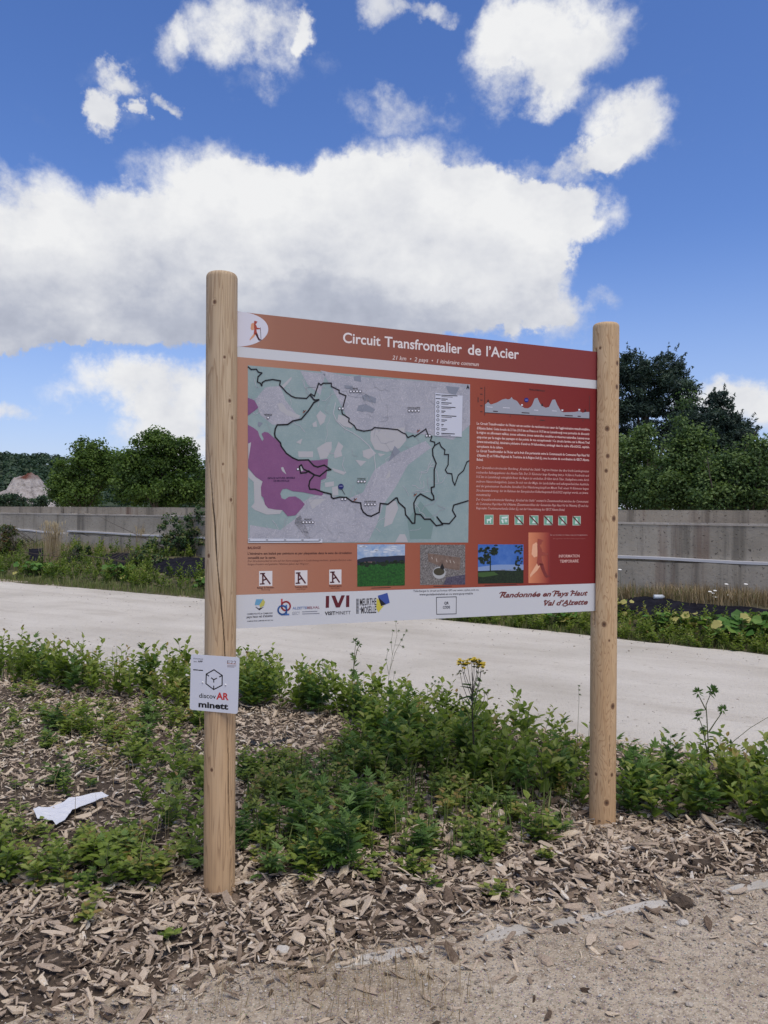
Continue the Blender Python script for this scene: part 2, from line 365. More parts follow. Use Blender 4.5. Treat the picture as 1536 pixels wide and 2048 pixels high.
bed = grid_obj('mulch_bed', np.linspace(-9, 5.5, 360), np.linspace(-.9, 10.4, 320), mulch_h, M_soil, lambda x, y: (y > front_y(x)-.12) & (y < path_near(x)+.1) & (y > .2))

PE = np.array([(-16, 21.6), (-8.33, 16.7), (.97, 11.26), (4.33, 8.7), (9.5, 4.4)])      # far edge of the path
PN = np.array([(-16, 14.05), (-8.33, 10.2), (.97, 5.56), (4.33, 3.88), (9.5, 1.3)])       # near edge
def polyl(P, s):
    d = np.concatenate([[0], np.cumsum(np.linalg.norm(np.diff(P, axis=0), axis=1))]); d /= d[-1]
    return np.stack([np.interp(s, d, P[:, 0]), np.interp(s, d, P[:, 1])], -1)
s = np.linspace(0, 1, 120)
a = polyl(PN, s); b2 = polyl(PE, s)
wig = .05*vnoise(s*70, s*0+3.3, 5)+.03*vnoise(s*210, s*0+1.3, 6)
a = a+np.array([.45, .89])*wig[:, None]; b2 = b2+np.array([.5, .85])*(np.roll(wig, 17)[:, None])*1.2
nt = 14
V = np.stack([np.concatenate([a*(1-t)+b2*t, np.full((120, 1), .0)+(.012*math.sin(t*math.pi))], 1) for t in np.linspace(0, 1, nt)], 0).reshape(-1, 3)
i = (np.arange(nt-1)[:, None]*120+np.arange(119)[None]).ravel()
g = Geo(); g.add(V, np.stack([i, i+1, i+121, i+120], 1)); tag(g.obj('path', M_path, smooth=True), kind='structure')

# bank between path and wall
WL = np.array([(-24, 32.95), (12, 5.32)])
def wall_pt(s): return WL[0]+(WL[1]-WL[0])*np.asarray(s)[..., None]
def bank_pt(s, t):
    s = np.asarray(s, float); t = np.asarray(t, float)
    p = polyl(PE, s); q = wall_pt(s); xy = p*(1-t[..., None])+q*t[..., None]
    zt = np.interp(s, [0, .35, .75, 1], [.66, .62, .40, .42]); k = np.clip((t-.04)/.8, 0, 1); k = k*k*(3-2*k)
    z = -.01+zt*k+.05*fbm(xy[..., 0]*1.3, xy[..., 1]*1.3, 31)*np.clip(t*5, 0, 1)
    return np.concatenate([xy, z[..., None]], -1)
ss, tt = np.meshgrid(np.linspace(0, 1, 200), np.linspace(-.015, 1.03, 26))
V = bank_pt(ss, tt).reshape(-1, 3); i = (np.arange(25)[:, None]*200+np.arange(199)[None]).ravel()
g = Geo(); g.add(V, np.stack([i, i+1, i+201, i+200], 1))
def bank_mat():
    m, t, b = mat('bank_soil'); p = geo_pos(t); n = t.noise(p, 5, 6, .65).outputs[0]
    t.l.new(t.ramp(n, [(.3, (.05, .045, .025)), (.55, (.11, .10, .055)), (.75, (.20, .17, .11))]), b.inputs['Base Color']); b.inputs['Roughness'].default_value = 1; bump(t, b, n, .05); return m
tag(g.obj('bank', bank_mat(), smooth=True), kind='structure')
BS, BT = np.meshgrid(np.linspace(0, 1, 900), np.linspace(0, 1, 90)); BP = bank_pt(BS, BT).reshape(-1, 3); BX = project(BP)
def bank_at(px, py):
    k = np.argmin((BX[:, 0]-px)**2+(BX[:, 1]-py)**2); return BP[k], BS.ravel()[k], BT.ravel()[k]

# ------------------------------------------------------------------ concrete wall with parapet and rail
wd = norm(WL[1]-WL[0]); wn_ = np.array([wd[1], -wd[0]]);  wlen = np.linalg.norm(WL[1]-WL[0])   # wn_ faces the path
if wn_[1] > 0: wn_ = -wn_
wall = empty('concrete_wall', (*WL[0], 0), 'long weathered concrete retaining wall with stepped parapet beyond the pale path', 'wall')
def wbox(g, u0, u1, d0, d1, z0, z1, mi=0, nu=1, rag=0.0):
    """box along the wall: u along, d towards the path"""
    us = np.linspace(u0, u1, nu+1); V = []
    for u in us:
        p = wd*u
        zt = z1+rag*float(vnoise(np.array(u*3.1), np.array(7.7), 9)); dd = d1+rag*.6*float(vnoise(np.array(u*5.3), np.array(2.2), 4))
        for d, z in ((d0, z0), (dd, z0), (dd, zt), (d0, zt)): V.append((p[0]+wn_[0]*d, p[1]+wn_[1]*d, z))
    F = [(4*i+j, 4*i+(j+1) % 4, 4*i+4+(j+1) % 4, 4*i+4+j) for i in range(nu) for j in range(4)]+[(3, 2, 1, 0), (4*nu, 4*nu+1, 4*nu+2, 4*nu+3)]
    g.add(V, F, mi)
def wall_u(px):   # where a photo column meets the wall line
    d = ray(px, 1024)[:2]; A = np.array([[d[0], -wd[0]], [d[1], -wd[1]]]); k = np.linalg.solve(A, WL[0]); return k[1]
ZT = 1.645
cuts = [0, wall_u(-330), wall_u(116), wall_u(640), wall_u(1105), wall_u(1700), wlen]
for k in range(len(cuts)-1):
    u0, u1 = cuts[k]+.012, cuts[k+1]-.012
    g = Geo(); wbox(g, u0, u1, -.30, 0, -.1, 1.445, 0, 40, .012); g.obj('wall_section', M_conc, wall)
    g = Geo(); wbox(g, u0+.003, u1-.003, -.36, -.16, 1.40, ZT, 0, 30, .006); g.obj('parapet_section', M_conc2, wall)
    g = Geo(); wbox(g, u0+.002, u1-.002, -.155, .012, 1.425, 1.460, 0, 60, .008); g.obj('ledge_highlight', M_ledge_light, wall)  # added pale lip that paints the bright highlight line along the ledge
    g = Geo(); wbox(g, u0, u1, -.05, .06, -.1, .90-.004*k, 0, 60, .03); g.obj('footing_section', M_conc, wall)
def rail_piece(pa, pb, za, zb):
    ua, ub = wall_u(pa), wall_u(pb); n = 16; V = []
    for i in range(n+1):
        f = i/n; u = ua+(ub-ua)*f; z = za+(zb-za)*f+.006*math.sin(f*9); p = wd*u
        for d, zz in ((-.02, z-.042), (.066, z-.042), (.070, z-.040), (.070, z-.004), (-.02, z+.004)): V.append((p[0]+wn_[0]*d, p[1]+wn_[1]*d, zz))
    F = [(5*i+j, 5*i+(j+1) % 5, 5*i+5+(j+1) % 5, 5*i+5+j) for i in range(n) for j in range(5)]+[(4, 3, 2, 1, 0), tuple(5*n+j for j in range(5))]
    g = Geo(); g.add(V, F); g.obj('rail', M_rail, wall)
rail_piece(-320, 42, 1.03, 1.00); rail_piece(43, 131, .985, .925); rail_piece(139, 420, 1.00, .965); rail_piece(423, 830, .97, .96); rail_piece(833, 1225, .96, .95); rail_piece(1228, 1760, .945, .945)

# ------------------------------------------------------------------ black membrane on the bank
MEMB = []
def membrane(name, pts, label):
    """sheet lying on the bank, outline given by photo points"""
    MEMB.append(pts); st = np.array([bank_at(*p)[1:] for p in pts]); s0, s1 = st[:, 0].min(), st[:, 0].max(); t0, t1 = st[:, 1].min(), st[:, 1].max()
    nS, nT = 60, 24; S, T = np.meshgrid(np.linspace(s0, s1, nS), np.linspace(t0, t1, nT)); P = bank_pt(S, T)
    P[..., 2] += .012+.018*(fbm(P[..., 0]*4, P[..., 1]*4, 41)+.4); V = P.reshape(-1, 3)
    i = (np.arange(nT-1)[:, None]*nS+np.arange(nS-1)[None]).ravel(); F = np.stack([i, i+1, i+nS+1, i+nS], 1)
    c = np.stack([S.ravel(), T.ravel()], 1)[F].mean(1); F = F[inpoly(c, [tuple(x) for x in st])]
    used = np.unique(F); re = np.zeros(len(V), int); re[used] = np.arange(len(used)); V = V[used]; F = re[F]
    g = Geo(); n = len(V); g.add(np.concatenate([V, V-np.array([0, 0, .012])]), np.concatenate([F, F[:, ::-1]+n]))
    tag(g.obj(name, M_fab, smooth=True), label, 'ground sheet', 'black weed membranes on the bank')
membrane('weed_membrane', [(1236, 1203), (1290, 1196), (1330, 1200), (1380, 1208), (1450, 1214), (1540, 1222), (1560, 1245), (1450, 1248), (1380, 1250), (1300, 1248), (1236, 1228)], 'black weed membrane on the bank right of the right post')
membrane('weed_membrane', [(310, 1122), (350, 1118), (440, 1112), (520, 1118), (520, 1165), (440, 1160), (340, 1152), (300, 1140)], 'black weed membrane on the bank beside the left post')
membrane('weed_membrane', [(205, 1112), (270, 1108), (280, 1128), (215, 1135)], 'small black membrane patch between the bushes left of the left post')
membrane('weed_membrane', [(56, 1100), (86, 1098), (88, 1130), (60, 1132)], 'small black membrane patch beside the tall straw tuft')

# ------------------------------------------------------------------ far hill with wood, spoil heap
def hill_h(x, y):
    r = np.interp(x, [-900, -420, -200, -160, -130, -79, 0, 120, 900], [30, 31, 26.5, 26, 24.5, 19, 12, 6, 4])
    return r*np.exp(-((y-400)/120.0)**2)*np.clip(1+.10*fbm(x*.02, y*.02, 51), .5, 1.5)-1.0
hill = grid_obj('hill', np.linspace(-700, 500, 120), np.linspace(180, 640, 50), hill_h, plain('hill_ground', (.04, .06, .03), 1))
n = 2600; hx = R_.uniform(-420, 60, n); hy = R_.uniform(230, 410, n); hz = hill_h(hx, hy)
C = []; Nn = []; Sz = []; Ti = []
for k in range(n):
    r = R_.uniform(2.0, 3.6); m_ = 62; d = norm(R_.normal(size=(m_, 3))); d[:, 2] = np.abs(d[:, 2])*1.1-.15
    C.append(np.array([hx[k], hy[k], hz[k]+r*.7])+d*r*R_.uniform(.75, 1.05, (m_, 1))); Nn.append(d+.4*R_.normal(size=(m_, 3))); Sz.append(np.full(m_, r*.42)); Ti.append(np.clip(R_.normal(.45, .16)+R_.normal(0, .15, m_), 0, 1))
g = Geo(); quads(g, np.concatenate(C), np.concatenate(Nn), np.concatenate(Sz), .8, tint=np.concatenate(Ti)); o = g.obj('hill_wood', M_wood_far); tag(o, 'far wooded hillside on the left horizon', 'wood', kind='stuff')

def heap_mat():
    m, t, b = mat('spoil_rock'); p = obj_co(t); n = t.noise(p, 1.1, 7, .7).outputs[0]; z = t.node('ShaderNodeSeparateXYZ', None, Vector=p).outputs[2]
    c = t.ramp(n, [(.32, (.16, .145, .13)), (.48, (.36, .33, .31)), (.7, (.52, .49, .465))])
    c = t.mix(t.math('MULTIPLY', t.smooth(t.math("MULTIPLY_ADD", n, 1.6, z), 6.9, 7.2), attr(t)), c, (.13, .045, .028))
    t.l.new(c, b.inputs['Base Color']); b.inputs['Roughness'].default_value = 1; bump(t, b, n, .6); return m
hc = at_depth(58, 1003, 120.0)
def heap_z(px): return None
xs = np.linspace(-9.5, 9.5, 90); ys = np.linspace(-8, 8, 60); X, Y = np.meshgrid(xs, ys)
prof = np.interp(X, [-9.5, -6.5, -4.5, -3, -2.3, -1.7, -.5, .6, 1.4, 2.1, 3.2, 4.2, 6, 9.5], [2.6, 3.6, 4.3, 4.7, 5.8, 6.9, 7.2, 7.4, 6.9, 5.9, 5.0, 3.8, 2.2, .8])
Z = prof*np.exp(-(Y/5.5)**2)+.5*fbm(X*1.1, Y*1.1, 61)+.35*np.abs(fbm(X*2.7, Y*2.7, 63))-1.2
Z = Z+1.0; V = np.stack([X, Y, Z], -1).reshape(-1, 3); i = (np.arange(59)[:, None]*90+np.arange(89)[None]).ravel()
g = Geo(); g.add(V, np.stack([i, i+1, i+91, i+90], 1), 0, np.clip(1.2-np.abs(V[:, 0]-.1)/1.5, 0, 1))
o = g.obj('spoil_heap', heap_mat(), loc=(hc[0], 120, 0)); tag(o, kind='structure')

# ------------------------------------------------------------------ trees
def crown(lobes, Y, nclump, per, leaf, mt, rng, clump_r=(.35, .6), depth=.8, asp=.7, spiky=0.0):
    C = []; Nn = []; S = []; T = []; ctr = []
    area = np.array([l[2]*l[3] for l in lobes], float); area /= area.sum()
    for _ in range(nclump):
        l = lobes[rng.choice(len(lobes), p=area)]; c0 = at_depth(l[0], l[1], Y); rx = l[2]*Y/FPX; rz = l[3]*Y/FPX
        d = norm(rng.normal(size=3)); rr = rng.uniform(.35, 1.10)**.5
        c = c0+d*np.array([rx, rx*depth, rz])*rr; cr = rng.uniform(*clump_r)
        dd = norm(rng.normal(size=(per, 3))); rad = cr*rng.uniform(.35, 1.15, (per, 1))
        sq = np.array([1, 1, .75]) if not spiky else np.array([1, 1, .6])
        C.append(c+dd*rad*sq); Nn.append(dd*.6+np.array([0, 0, .5])+.6*rng.normal(size=(per, 3))); S.append(leaf*rng.uniform(.65, 1.3, per))
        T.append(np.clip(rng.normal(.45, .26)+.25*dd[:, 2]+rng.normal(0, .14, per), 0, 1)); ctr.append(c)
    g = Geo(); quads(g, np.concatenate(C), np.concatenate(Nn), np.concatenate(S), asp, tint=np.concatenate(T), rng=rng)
    if spiky:                                             # needle sprays standing out from the crown
        ctr_ = np.array(ctr); k = rng.choice(len(ctr_), min(len(ctr_), 260), replace=False); mid = ctr_.mean(0)
        for c in ctr_[k]:
            o_ = norm((c-mid)*np.array([1, 1, .8])+rng.normal(0, .25, 3)+np.array([0, 0, .35])); ln = rng.uniform(.25, .6); m_ = 26; f = rng.uniform(0, 1, m_)
            C2 = c+o_*(f*ln)[:, None]+rng.normal(0, .05, (m_, 3))*(1.1-f)[:, None]; quads(g, C2, rng.normal(size=(m_, 3)), leaf*.9, .3, tint=np.clip(rng.normal(.5, .18, m_), 0, 1), rng=rng)
    return g, np.array(ctr)
def tree(name, label, cat, px, Y, lobes, nclump, per, leaf, mt, group=None, trunk_r=.12, seed=1, clump_r=(.35, .6), asp=.7, z0=0.0, spiky=0.0, stems=1):
    rng = np.random.default_rng(seed); b = at_depth(px, 1024, Y); b[2] = z0
    root = empty(name, b, label, cat, group)
    g, ctr = crown(lobes, Y, nclump, per, leaf, mt, rng, clump_r, asp=asp, spiky=spiky)
    co = g.obj('crown', mt, root); co.matrix_parent_inverse = Matrix.Translation(-Vector(b))
    g = Geo(); top = ctr[:, 2].max()
    for s_ in range(stems):
        off = np.array([rng.normal(0, .5), rng.normal(0, .3), 0])*(stems > 1)
        h = (top-z0)*rng.uniform(.75, .9)
        pts = [b+off*f*2+np.array([0, 0, h*f])+np.array([.1*math.sin(f*4+s_), 0, 0]) for f in np.linspace(-.02, 1, 8)]
        tube(g, pts, np.linspace(trunk_r, trunk_r*.2, 8), 7)
        for c in ctr[rng.choice(len(ctr), min(16, len(ctr)), replace=False)]:
            k = min(6, max(1, int((c[2]-z0)/h*6*.7))); p = pts[k]
            tube(g, [p, (p+c)/2+np.array([0, 0, .1]), c], [trunk_r*.4, trunk_r*.25, trunk_r*.08], 5)
    to = g.obj('trunk', M_bark, root); to.matrix_parent_inverse = Matrix.Translation(-Vector(b))
    return root
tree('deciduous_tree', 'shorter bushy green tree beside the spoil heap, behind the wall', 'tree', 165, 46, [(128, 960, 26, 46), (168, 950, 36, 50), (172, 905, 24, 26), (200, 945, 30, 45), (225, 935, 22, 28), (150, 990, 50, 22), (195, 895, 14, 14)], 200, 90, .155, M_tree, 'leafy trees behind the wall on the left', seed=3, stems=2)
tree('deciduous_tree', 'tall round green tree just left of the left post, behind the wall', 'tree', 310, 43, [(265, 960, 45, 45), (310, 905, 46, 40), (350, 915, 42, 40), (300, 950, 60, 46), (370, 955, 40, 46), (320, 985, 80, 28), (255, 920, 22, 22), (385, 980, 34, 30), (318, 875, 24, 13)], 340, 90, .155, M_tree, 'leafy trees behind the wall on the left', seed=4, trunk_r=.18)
tree('shrub_tree', 'low dark shrub at the foot of the spoil heap', 'shrub', 40, 70, [(10, 1003, 46, 12), (60, 1003, 46, 11), (108, 998, 30, 14), (-40, 1002, 50, 14)], 110, 60, .22, M_wood_far, seed=5, clump_r=(.3, .5), trunk_r=.05)
tree('deciduous_tree', 'green tree hidden mostly behind the left post', 'tree', 430, 52, [(425, 970, 40, 36), (460, 960, 40, 44), (400, 985, 30, 22)], 130, 70, .18, M_tree, 'leafy trees behind the wall on the left', seed=14)
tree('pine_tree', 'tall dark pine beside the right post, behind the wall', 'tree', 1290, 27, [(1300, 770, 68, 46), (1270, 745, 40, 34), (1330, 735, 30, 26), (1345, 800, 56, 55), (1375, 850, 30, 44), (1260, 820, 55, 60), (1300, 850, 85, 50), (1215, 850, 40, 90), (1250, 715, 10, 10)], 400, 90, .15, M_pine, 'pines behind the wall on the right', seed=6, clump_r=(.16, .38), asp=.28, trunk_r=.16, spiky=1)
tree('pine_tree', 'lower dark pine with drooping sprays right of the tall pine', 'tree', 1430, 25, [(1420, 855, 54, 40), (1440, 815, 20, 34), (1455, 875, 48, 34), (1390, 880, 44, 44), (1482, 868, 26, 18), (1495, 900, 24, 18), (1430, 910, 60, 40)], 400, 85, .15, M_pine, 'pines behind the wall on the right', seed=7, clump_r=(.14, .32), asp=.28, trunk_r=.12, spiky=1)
BU = 'leafy young trees behind the wall on the right'
tree('young_tree', 'pale green young tree in front of the tall pine', 'tree', 1365, 20, [(1372, 845, 18, 44), (1392, 880, 14, 26), (1335, 905, 16, 30), (1352, 925, 42, 44), (1390, 920, 50, 60), (1370, 970, 80, 50), (1330, 980, 50, 40)], 230, 78, .08, M_bush, BU, seed=8, clump_r=(.16, .42), stems=3, trunk_r=.035)
tree('young_tree', 'darker young tree right behind the right post, below the tall pine', 'tree', 1280, 21, [(1288, 890, 20, 40), (1255, 915, 14, 30), (1260, 930, 44, 60), (1290, 980, 60, 40), (1240, 990, 40, 30)], 150, 74, .08, M_bush, BU, seed=9, clump_r=(.16, .42), stems=2, trunk_r=.035)
tree('young_tree', 'broad young tree at the right edge below the low pine', 'tree', 1480, 19, [(1495, 925, 30, 44), (1452, 940, 18, 30), (1524, 905, 16, 30), (1460, 960, 60, 50), (1510, 980, 60, 45), (1440, 1000, 60, 25), (1498, 895, 12, 22)], 230, 78, .08, M_bush, BU, seed=10, clump_r=(.16, .42), stems=3, trunk_r=.035)
tree('young_tree', 'leafy young tree cut by the right edge of the picture', 'tree', 1590, 20, [(1580, 900, 50, 50), (1600, 960, 70, 60), (1550, 975, 40, 40)], 140, 74, .085, M_bush, BU, seed=11, clump_r=(.12, .32), stems=2, trunk_r=.04)
tree('shrub_tree', 'wide dark thicket filling the gaps behind the young trees', 'shrub', 1400, 30, [(1280, 960, 90, 60), (1400, 960, 100, 50), (1500, 960, 90, 50), (1600, 950, 80, 60)], 230, 70, .15, M_tree, seed=12, clump_r=(.3, .6), stems=4, trunk_r=.05)
# ------------------------------------------------------------------ information sign: two round posts, panel with print
PL = np.array([-0.667, 3.16, 0.0]); PRt = np.array([1.125, 3.92, 0.0])
pe = norm(PRt-PL); pn = np.array([pe[1], -pe[0], 0.0])            # along the panel, and its face normal (towards viewer)
sign = empty('information_sign', (0, 0, 0), 'large reddish hiking map sign held between two round wooden posts', 'sign')
def wood_mat(name, base, light, dark, zs, xs, lines, seed):
    m, t, b = mat(name); p = t.vmath('ADD', obj_co(t), (seed, seed*.7, seed*1.3))
    kn = attr(t, 'knot'); ck = attr(t, 'crack')
    w1 = t.noise(t.vmath('MULTIPLY', p, (xs, xs, zs)), 1.0, 2.5, .45, .25).outputs[0]
    w1 = t.math('MULTIPLY_ADD', kn, .16, w1)
    ph = t.math('FRACT', t.math('MULTIPLY', w1, lines)); ring = t.smooth(ph, .55, .97)
    ring = t.math('MULTIPLY', ring, t.smooth(ph, 1.0, .95))
    fine = t.noise(t.vmath('MULTIPLY', p, (190, 190, 5)), 1.0, 4, .6).outputs[0]
    big = t.noise(t.vmath('MULTIPLY', p, (7, 7, 1.2)), 1.0, 4, .6).outputs[0]
    c = t.ramp(big, [(.3, base), (.55, tuple((x+y)/2 for x, y in zip(base, light))), (.75, light)])
    zz_ = t.node('ShaderNodeSeparateXYZ', None, Vector=obj_co(t)).outputs[2]; c = t.mix(t.smooth(t.math('MULTIPLY_ADD', big, 1.2, zz_), 2.2, .7, 0, .8), c, t.mix(big, (.50, .30, .145), (.62, .42, .235)))
    c = t.mix(t.math('MULTIPLY', ring, .55), c, dark)
    c = t.mix(t.smooth(fine, .45, .75, 0, .38), c, tuple(x*.8 for x in dark))
    c = t.mix(t.smooth(kn, .3, .75, 0, .85), c, (.15, .075, .04))
    c = t.mix(t.smooth(kn, .88, .97, 0, .7), c, (.05, .03, .02))
    c = t.mix(ck, c, (.03, .02, .014))
    t.l.new(c, b.inputs['Base Color']); b.inputs['Roughness'].default_value = .68
    bump(t, b, t.math('ADD', t.math('MULTIPLY', ring, -.5), fine), .0012, .7); return m
M_postL = wood_mat('post_wood_pale', (.45, .33, .20), (.56, .45, .31), (.25, .15, .08), 1.0, 16, 13, 3.1)
M_postR = wood_mat('post_wood_ringed', (.54, .375, .21), (.62, .465, .285), (.30, .16, .07), 2.6, 15, 22, 8.4)
def post(name, ptop, pbot, Y, r, m, knots, cracks, groove, seed):
    T = at_depth(*ptop, Y); B = at_depth(*pbot, Y); ax = norm(T-B); zb = -.12
    B = B-ax*((B[2]-zb)/ax[2]); h = np.linalg.norm(T-B)
    nA, nZ = 190, 520
    zz = np.concatenate([np.linspace(0, h-.02, nZ-10), h-.02+.02*np.sin(np.linspace(0.12, 1, 10)*math.pi/2)])
    th = np.arange(nA)*2*math.pi/nA                                 # angle 0 faces -Y, +90deg = +X
    TH, ZZ = np.meshgrid(th, zz)
    rr = np.full_like(TH, r)*(1+.008*fbm(np.cos(TH)*1.2+5, ZZ*1.6+np.sin(TH), seed))
    top = np.clip((ZZ-(h-.02))/.02, 0, 1); rr = rr-.014*(1-np.sqrt(np.clip(1-top**2, 0, 1)))
    kn = np.zeros_like(TH); ck = np.zeros_like(TH)
    def locate(px, py):                                             # photo point on the front of the post -> angle, height
        u = (py-ptop[1])/(pbot[1]-ptop[1]); c = ptop[0]+(pbot[0]-ptop[0])*u
        f = np.clip((px-c)*Y/FPX/r, -.98, .98); z = at_depth(px, py, Y)[2]
        return math.asin(f), (z-zb)/ax[2]
    def dang(a): return (TH-a+math.pi) % (2*math.pi)-math.pi
    for (px, py, kr) in knots:
        a, z = locate(px, py); d = np.sqrt((dang(a)*r)**2+((ZZ-z)*.8)**2)/kr
        kn = np.maximum(kn, np.clip(1.25-d*.62, 0, 1)*np.exp(-np.maximum(d-1, 0)*1.1))
    for line, wd_ in cracks:
        L = np.array([locate(*p) for p in line]); o = np.argsort(L[:, 1]); L = L[o]
        a = np.interp(ZZ, L[:, 1], L[:, 0])+.02*vnoise(ZZ*22, ZZ*0+seed, 3)
        inside = (ZZ > L[0, 1]) & (ZZ < L[-1, 1]); taper = np.sin(np.clip((ZZ-L[0, 1])/(L[-1, 1]-L[0, 1]), 0, 1)*math.pi)**.4
        wloc = wd_*taper*(.75+.5*vnoise(ZZ*9, ZZ*0, seed+5)); k = np.clip(1.5-np.abs(dang(a))*r/np.maximum(wloc, 1e-5), 0, 1)*inside
        rr = rr-.009*k; ck = np.maximum(ck, k)
    for (ga, w_, z0, z1, dep) in groove:
        k = (np.abs(dang(ga))*r < w_) & (ZZ > z0-zb) & (ZZ < z1-zb); rr = np.where(k, rr-dep, rr)
    a1 = norm(np.cross([0, 1.0, 0], ax)); f1 = np.cross(a1, ax)      # a1 = +X-like, f1 = towards viewer
    if f1[1] > 0: f1 = -f1
    if a1[0] < 0: a1 = -a1
    V = B+ax*ZZ[..., None]+rr[..., None]*(np.cos(TH)[..., None]*f1+np.sin(TH)[..., None]*a1)
    k = len(zz); i = np.arange(k-1)[:, None]*nA; j = np.arange(nA)[None]
    F = np.stack([i+j, i+(j+1) % nA, i+nA+(j+1) % nA, i+nA+j], -1).reshape(-1, 4)
    g = Geo(); g.add(V.reshape(-1, 3), F); g.add(np.concatenate([V[-1], [B+ax*h*1.0005]]), [(q, (q+1) % nA, nA) for q in range(nA)])
    ex = {'knot': np.concatenate([kn.ravel(), np.zeros(nA+1)]), 'crack': np.concatenate([ck.ravel(), np.zeros(nA+1)])}
    return g.obj(name, m, sign, smooth=True, extra=ex)
post('post', (444, 548), (438.5, 1790), PL[1], .0635, M_postL,
     [(436, 612, .007), (464, 805, .006), (468, 838, .006), (466, 1000, .006), (423, 1110, .007), (452, 930, .004), (430, 1530, .006), (455, 720, .005)],
     [([(419, 870), (425, 930), (431, 1000), (437, 1060), (441, 1130), (446, 1180), (452, 1240), (456, 1310), (459, 1420)], .0026),
      ([(459, 1400), (461, 1500), (462, 1600), (466, 1780)], .0022), ([(418, 560), (421, 700), (419, 860)], .0007), ([(467, 1180), (468, 1330)], .0008)], [], 1)
gL = math.atan2(-pe[0], pe[1])                                        # angle on the right post that faces the left one
post('post', (1212, 648), (1204.5, 1660), PRt[1], .0655, M_postR,
     [(1229, 730, .010), (1228, 777, .010), (1207, 860, .011), (1208, 914, .009), (1205, 943, .008), (1228, 983, .006), (1221, 1037, .012), (1227, 1150, .011), (1201, 1245, .011), (1219, 1407, .012), (1187, 1542, .007), (1217, 1542, .008), (1206, 1596, .012), (1211, 1277, .005), (1195, 700, .006)],
     [([(1211, 1440), (1212, 1500), (1210, 1560)], .0009), ([(1227, 1520), (1226, 1600), (1229, 1640)], .001)], [(gL+.10, .006, .995, 2.395, .02)], 9)

# ---- print helpers: photo points are carried onto the panel's own plane
PANEL = {}
def plane_setup(O, e, n, up, parent):
    PANEL.update(O=np.asarray(O, float), e=e, n=n, up=up, parent=parent)
def puv(p):
    q = on_plane(p[0], p[1], PANEL['O'], PANEL['n'])-PANEL['O']; return np.array([q@PANEL['e'], q@PANEL['up']])
def p3(uv, layer): return PANEL['O']+PANEL['e']*uv[0]+PANEL['up']*uv[1]+PANEL['n']*(PANEL.get('thick', .004)+layer*.00025)
FR = {1: (460, 600, 400/1536), 2: (840, 650, 400/1536), 3: (460, 860, 400/1536), 4: (840, 820, 400/1536), 5: (470, 1060, 360/1536), 6: (800, 1040, 440/1536), 7: (360, 1270, 160/1536), 8: (860, 750, 340/1536)}
def Z(f, pts):
    ox, oy, k = FR[f]; return [(ox+x*k, oy+y*k) for x, y in pts]
INK = 1.0
inks = {}
def ink(r, g_, b_):
    k = (r, g_, b_)
    if k not in inks:
        c = tuple(min(.85, x*INK) for x in s2l(k)); inks[k] = plain('print_ink', c, .45, .35)
    return inks[k]
class Print:
    """one printed piece: flat polygons, strokes and lettering in several inks, one mesh"""
    def __init__(s): s.g = Geo(); s.m = []
    def mi(s, m):
        if m not in s.m: s.m.append(m)
        return s.m.index(m)
    def poly(s, pts, m, layer):
        from mathutils.geometry import tessellate_polygon
        uv = [puv(p) for p in pts]
        if abs(sum(uv[i-1][0]*uv[i][1]-uv[i][0]*uv[i-1][1] for i in range(len(uv)))) < 1e-9: return s
        tri = tessellate_polygon([[Vector((q[0], q[1], 0)) for q in uv]])
        F = []
        for t in tri:
            a, b, c = (uv[i] for i in t); F.append(t if (b[0]-a[0])*(c[1]-a[1])-(b[1]-a[1])*(c[0]-a[0]) > 0 else t[::-1])
        s.g.add([p3(q, layer) for q in uv], [tuple(f) for f in F], s.mi(m)); return s
    def line(s, pts, wpx, m, layer, closed=False):
        uv = np.array([puv(p) for p in pts]); k = np.linalg.norm(puv((pts[0][0]+1, pts[0][1]))-uv[0]); hw = wpx*k/2
        if closed: uv = np.concatenate([uv, uv[:1]])
        for a, b in zip(uv[:-1], uv[1:]):
            L = np.linalg.norm(b-a)
            if L < 1e-7: continue
            d = (b-a)/L; nn = np.array([-d[1], d[0]])*hw; a2 = a-d*hw*.6; b_2 = b+d*hw*.6
            s.g.add([p3(q, layer) for q in (a2-nn, b_2-nn, b_2+nn, a2+nn)], [(0, 1, 2, 3)], s.mi(m))
        return s
    def disc(s, c, rx, ry, m, layer, n=20, ring=None):
        P = [(c[0]+rx*math.cos(a), c[1]+ry*math.sin(a)) for a in np.arange(n)*2*math.pi/n]
        if ring: return s.line(P, ring, m, layer, True)
        return s.poly(P, m, layer)
    def text(s, body, a, b, hpx, m, layer, bold=0.0, shear=0.0, res=2, space=1.0):
        """lettering with its baseline from a to b and capitals hpx photo pixels tall"""
        cu = bpy.data.curves.new('t', 'FONT'); cu.body = body; cu.resolution_u = res; cu.offset = bold; cu.shear = shear; cu.space_character = space; cu.fill_mode = 'FRONT'
        ob = bpy.data.objects.new('t', cu); col.objects.link(ob); dg = bpy.context.evaluated_depsgraph_get(); me = ob.evaluated_get(dg).to_mesh()
        V = np.array([v.co[:] for v in me.vertices]); F = [tuple(p.vertices) for p in me.polygons]; ob.evaluated_get(dg).to_mesh_clear()
        bpy.data.objects.remove(ob); bpy.data.curves.remove(cu)
        if not len(V): return s
        x0, x1 = V[:, 0].min(), V[:, 0].max(); A = puv(a); Bv = puv(b); k = np.linalg.norm(puv((a[0], a[1]-hpx))-A)/.729
        uv = A[None]+((V[:, 0:1]-x0)/(x1-x0))*(Bv-A)[None]+V[:, 1:2]*k*np.array([[0, 1.0]])
        s.g.add([p3(q, layer) for q in uv], F, s.mi(m)); return s
    def done(s, name):
        o = s.g.obj(name, s.m, PANEL['parent']); return o
